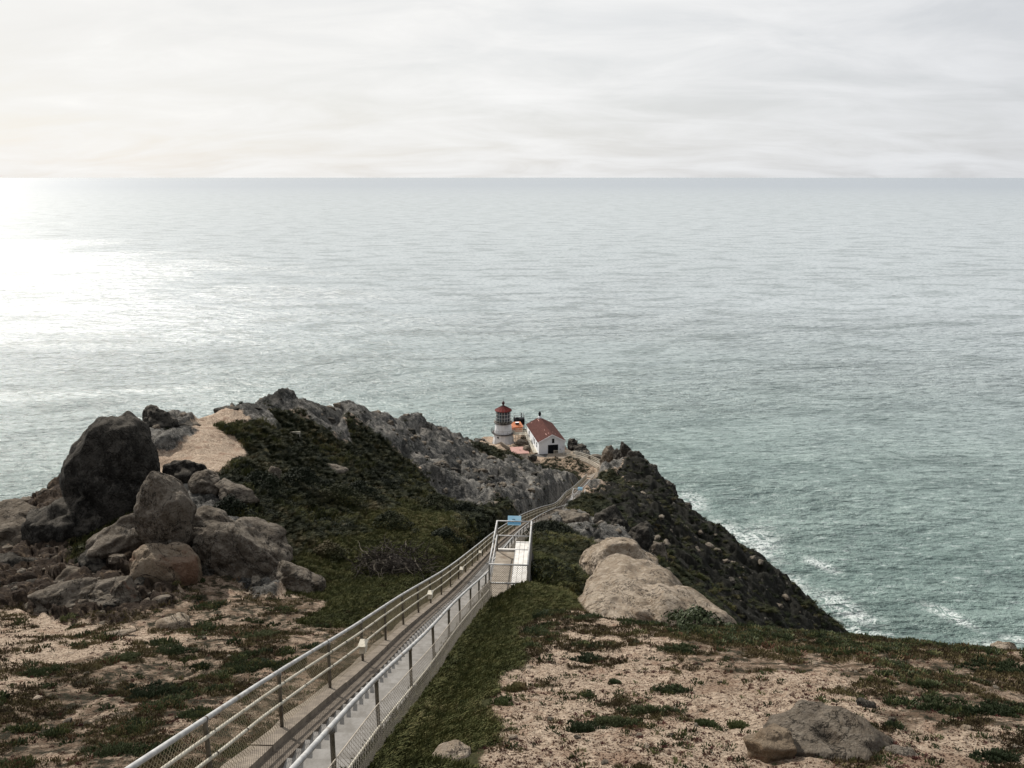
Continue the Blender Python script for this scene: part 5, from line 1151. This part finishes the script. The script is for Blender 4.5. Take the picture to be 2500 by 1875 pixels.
scatter('turf_patches', 'lighter olive turf showing between the dark scrub', pick(m2, x, y, z + .08), RNG.uniform(1.3, 2.6, m2.sum()), SRC['grass'] + SRC['dry'][:1], .7)
scatter('low_scrub', 'low dark scrub covering the ridge slopes', pick(m, x, y, z), RNG.uniform(.5, 1.3, m.sum()) * (.75 + .55 * sstep(35, 110, r[m])), SRC['scr'])
m = (cv[1] > .5) & (d > 1.2) & (fbm(x / 3, y / 1.5, 3, 91) > .28) & (RNG.random(len(x)) < .30) & (r > 40)
scatter('crevice_plants', 'dark tufts growing in cracks of the grey ridge', pick(m, x, y, z), RNG.uniform(.35, .8, m.sum()), SRC['tus'] + SRC['scr'][:1], .5)

# broken rock lying about the outcrops
RUB = []
for k in range(4):
    vv, ff = rock_shape((1, .75, .55), 800 + k, 3, lump=.25, rough=.12, power=1.5, hmin=.55); mr = bpy.data.meshes.new('rubble_piece'); mr.from_pydata(vv, [], ff); mr.update(); mr.materials.append((M_rockG, M_rockW, M_rockW, M_rockD)[k]); RUB.append(bpy.data.objects.new('rubble_piece', mr))
x, y, z, r, cv, d = candidates(26000, 14, 120)
m = (cv[6] + cv[1] + .45 * cv[7] + .12 * cv[3] + .10 * cv[5] > RNG.uniform(.25, 1.0, len(x))) & (d > 1.3) & (RNG.random(len(x)) < .20)
scatter('rubble', 'broken angular rock lying on and between the outcrops', pick(m, x, y, z), (.06 + .34 * RNG.random(m.sum()) ** 3) * (1 + 1.0 * sstep(35, 100, r[m])), RUB)

# ------------------------------------------------------------------ single bushes and mats
def join_bush(name, label, c, rx, ry, h, kind, n, seed, mat, group=None, cat='bush'):
    rn = random.Random(seed); mb = MB()
    for i in range(n):
        a = rn.uniform(0, 6.28); d_ = math.sqrt(rn.random()); ex = d_ * (1 + .38 * math.sin(3 * a + seed) + .22 * math.sin(7 * a + 2 * seed)); x_ = c.x + rx * ex * math.cos(a); y_ = c.y + ry * ex * math.sin(a)
        zz = h * max(0, 1 - ex * ex) * rn.uniform(.75, 1.1)
        if kind == 'f': q = fingers(9, .05, .07, .009, rn)
        else: q = leafball(26, .24, .2, .05, rn)
        pts2.append((x_, y_)); 
        mb.add([Vector(v_) + Vector((x_ - c.x, y_ - c.y, zz)) for v_ in q.v], q.f)
    o = mb.build(name, mat); o.location = c; return tag(o, label, cat, group)
pts2 = []
for i, (u, v, Y, rx, h, lb) in enumerate((
    (640, 1215, 36, 1.2, 1.1, 'large near black bush above the long grey ledge'),
    (735, 1225, 41, 1.3, 1.1, 'big dark bush in the middle of the scrub slope'),
    (830, 1230, 42, 1.3, .9, 'wide dark bush right of the middle of the scrub slope'),
    (880, 1215, 46, 1.0, .9, 'round dark bush near the top of the green hollow'),
    (955, 1310, 38.5, 1.0, .75, 'dark bush sitting above the pile of dead branches'),
    (1065, 1245, 50, 1.3, .9, 'rounded bush at the foot of the ridge left of the stairs'),
    (1130, 1265, 50, 1.0, .8, 'small dark bush between the ridge foot and the stair fence'),
    (800, 1355, 31, .65, .55, 'compact dark bush left of the pile of dead branches'),
    (560, 1255, 31.5, .7, .7, 'tufted bush growing on the ledge behind the egg shaped boulder'),
    (1700, 1515, 19.8, .70, .36, 'domed green shrub on the right foot of the whaleback rock'),
    (1085, 1312, 38, .7, .5, 'dark scrub clump beside the left stair fence near the platform'),
    (1340, 1310, 44, 1.4, .7, 'dark green bushes right of the stairs behind the platform'))):
    join_bush('bush', lb, on_ground(u, v, Y), rx, rx * .9, h, 'l', int(95 * max(rx, .7)), 300 + i, M_scr if i != 9 else M_iceg)
for i, (u, v, rx, ry, m_, lb) in enumerate((
    (1437, 1612, .34, .22, M_iceg, 'green ice plant mat nearest the top of the bare sand right of the stairs'),
    (1655, 1600, .38, .25, M_iceg, 'dark green ice plant mat with brown left edge below the whaleback rock'),
    (1640, 1692, .26, .20, M_iceg, 'compact dark green plant in the middle of the sandy slope'),
    (1585, 1738, .40, .12, M_iceg, 'long thin strip of green plants across the sand'),
    (1500, 1768, .34, .14, M_iceg, 'grey green low mat running diagonally on the sand'),
    (1430, 1782, .30, .14, M_iceg, 'dark green mat at the lower end of the diagonal plant strip'),
    (1222, 1722, .17, .17, M_ice, 'brown heathery clump on the left part of the sandy slope'),
    (1262, 1688, .14, .14, M_ice, 'smaller brown clump above the heathery clump'),
    (1140, 1720, .13, .11, M_ice, 'dark clump on a rock edge beside the grass strip'),
    (1725, 1765, .13, .10, M_ice, 'round reddish plant left of the foreground boulder'),
    (1805, 1770, .12, .09, M_ice, 'reddish plant nearest the orange brown rock'),
    (1500, 1668, .07, .07, M_iceg, 'single small bright green plant on open sand'),
    (2310, 1745, .55, .30, M_iceg, 'broad green ice plant mat right of the foreground boulder'),
    (2430, 1760, .45, .25, M_iceg, 'bright green ice plant mat at the right edge'),
    (2440, 1865, .30, .16, M_iceg, 'green plant mat in the bottom right corner'),
    (2450, 1640, .55, .40, M_iceg, 'green ice plant patch near the triangular skyline boulder'),
    (380, 1700, .55, .35, M_iceg, 'dark green mat left of the stair fence in the middle of the slope'),
    (420, 1600, .45, .25, M_iceg, 'dark green mat below the angular fallen block'),
    (640, 1560, .45, .25, M_iceg, 'dark green mat left of the stair fence higher up'),
    (300, 1620, .30, .22, M_iceg, 'dark clump above the bare sand patch at left'),
    (95, 1650, .35, .3, M_ice, 'dark brown clump at the left edge of the sandy slope'),
    (300, 1850, .45, .20, M_iceg, 'green mat at the bottom edge left of the fence'))):
    Y = (3.65) / (-(P(u, v, 1)[2]) - .43); p = on_ground(u, v, Y); p.z -= .01
    join_bush('ice_plant_clump', lb, p, rx * 1.1, ry * 1.1, .03 + rx * .07, 'f', int(60 + 900 * rx * ry), 400 + i, m_, cat='plant')
# pile of dead branches
c = on_ground(955, 1392, 29.8); rn = random.Random(5); pile = empty('branch_pile', tuple(c), label='round heap of tangled dead branches on the green hollow', cat='branch pile')
for k in range(290):
    a = rn.uniform(0, 6.28); d_ = math.sqrt(rn.random()); h0 = 1.15 * (1 - d_ * d_) ** .6; p0 = Vector((1.65 * d_ * math.cos(a), 1.15 * d_ * math.sin(a), h0 * rn.uniform(.4, 1)))
    dr2 = Vector((rn.uniform(-1, 1), rn.uniform(-1, 1), rn.uniform(-.35, .35))).normalized(); pp = [p0]; 
    for j in range(4): dr2 = (dr2 + Vector((rn.uniform(-.5, .5), rn.uniform(-.5, .5), rn.uniform(-.35, .2)))).normalized(); pp.append(pp[-1] + dr2 * rn.uniform(.12, .3))
    for q in pp: q.z = max(q.z, -.05)
    MB().tube(pp, [.022, .02, .016, .011, .006], 4).build('branch', M_twig if k % 7 else M_twig2, pile) if k % 1 == 0 else None
v_, f_ = rock_shape((1.2, .8, .6), 500, 3, lump=.2, rough=.1); mm = bpy.data.meshes.new('dark_core'); mm.from_pydata(v_, [], f_); mm.update(); link_mesh('pile_core', mm, pile, M_twig)  # solid dark lump filling the heap behind the branches
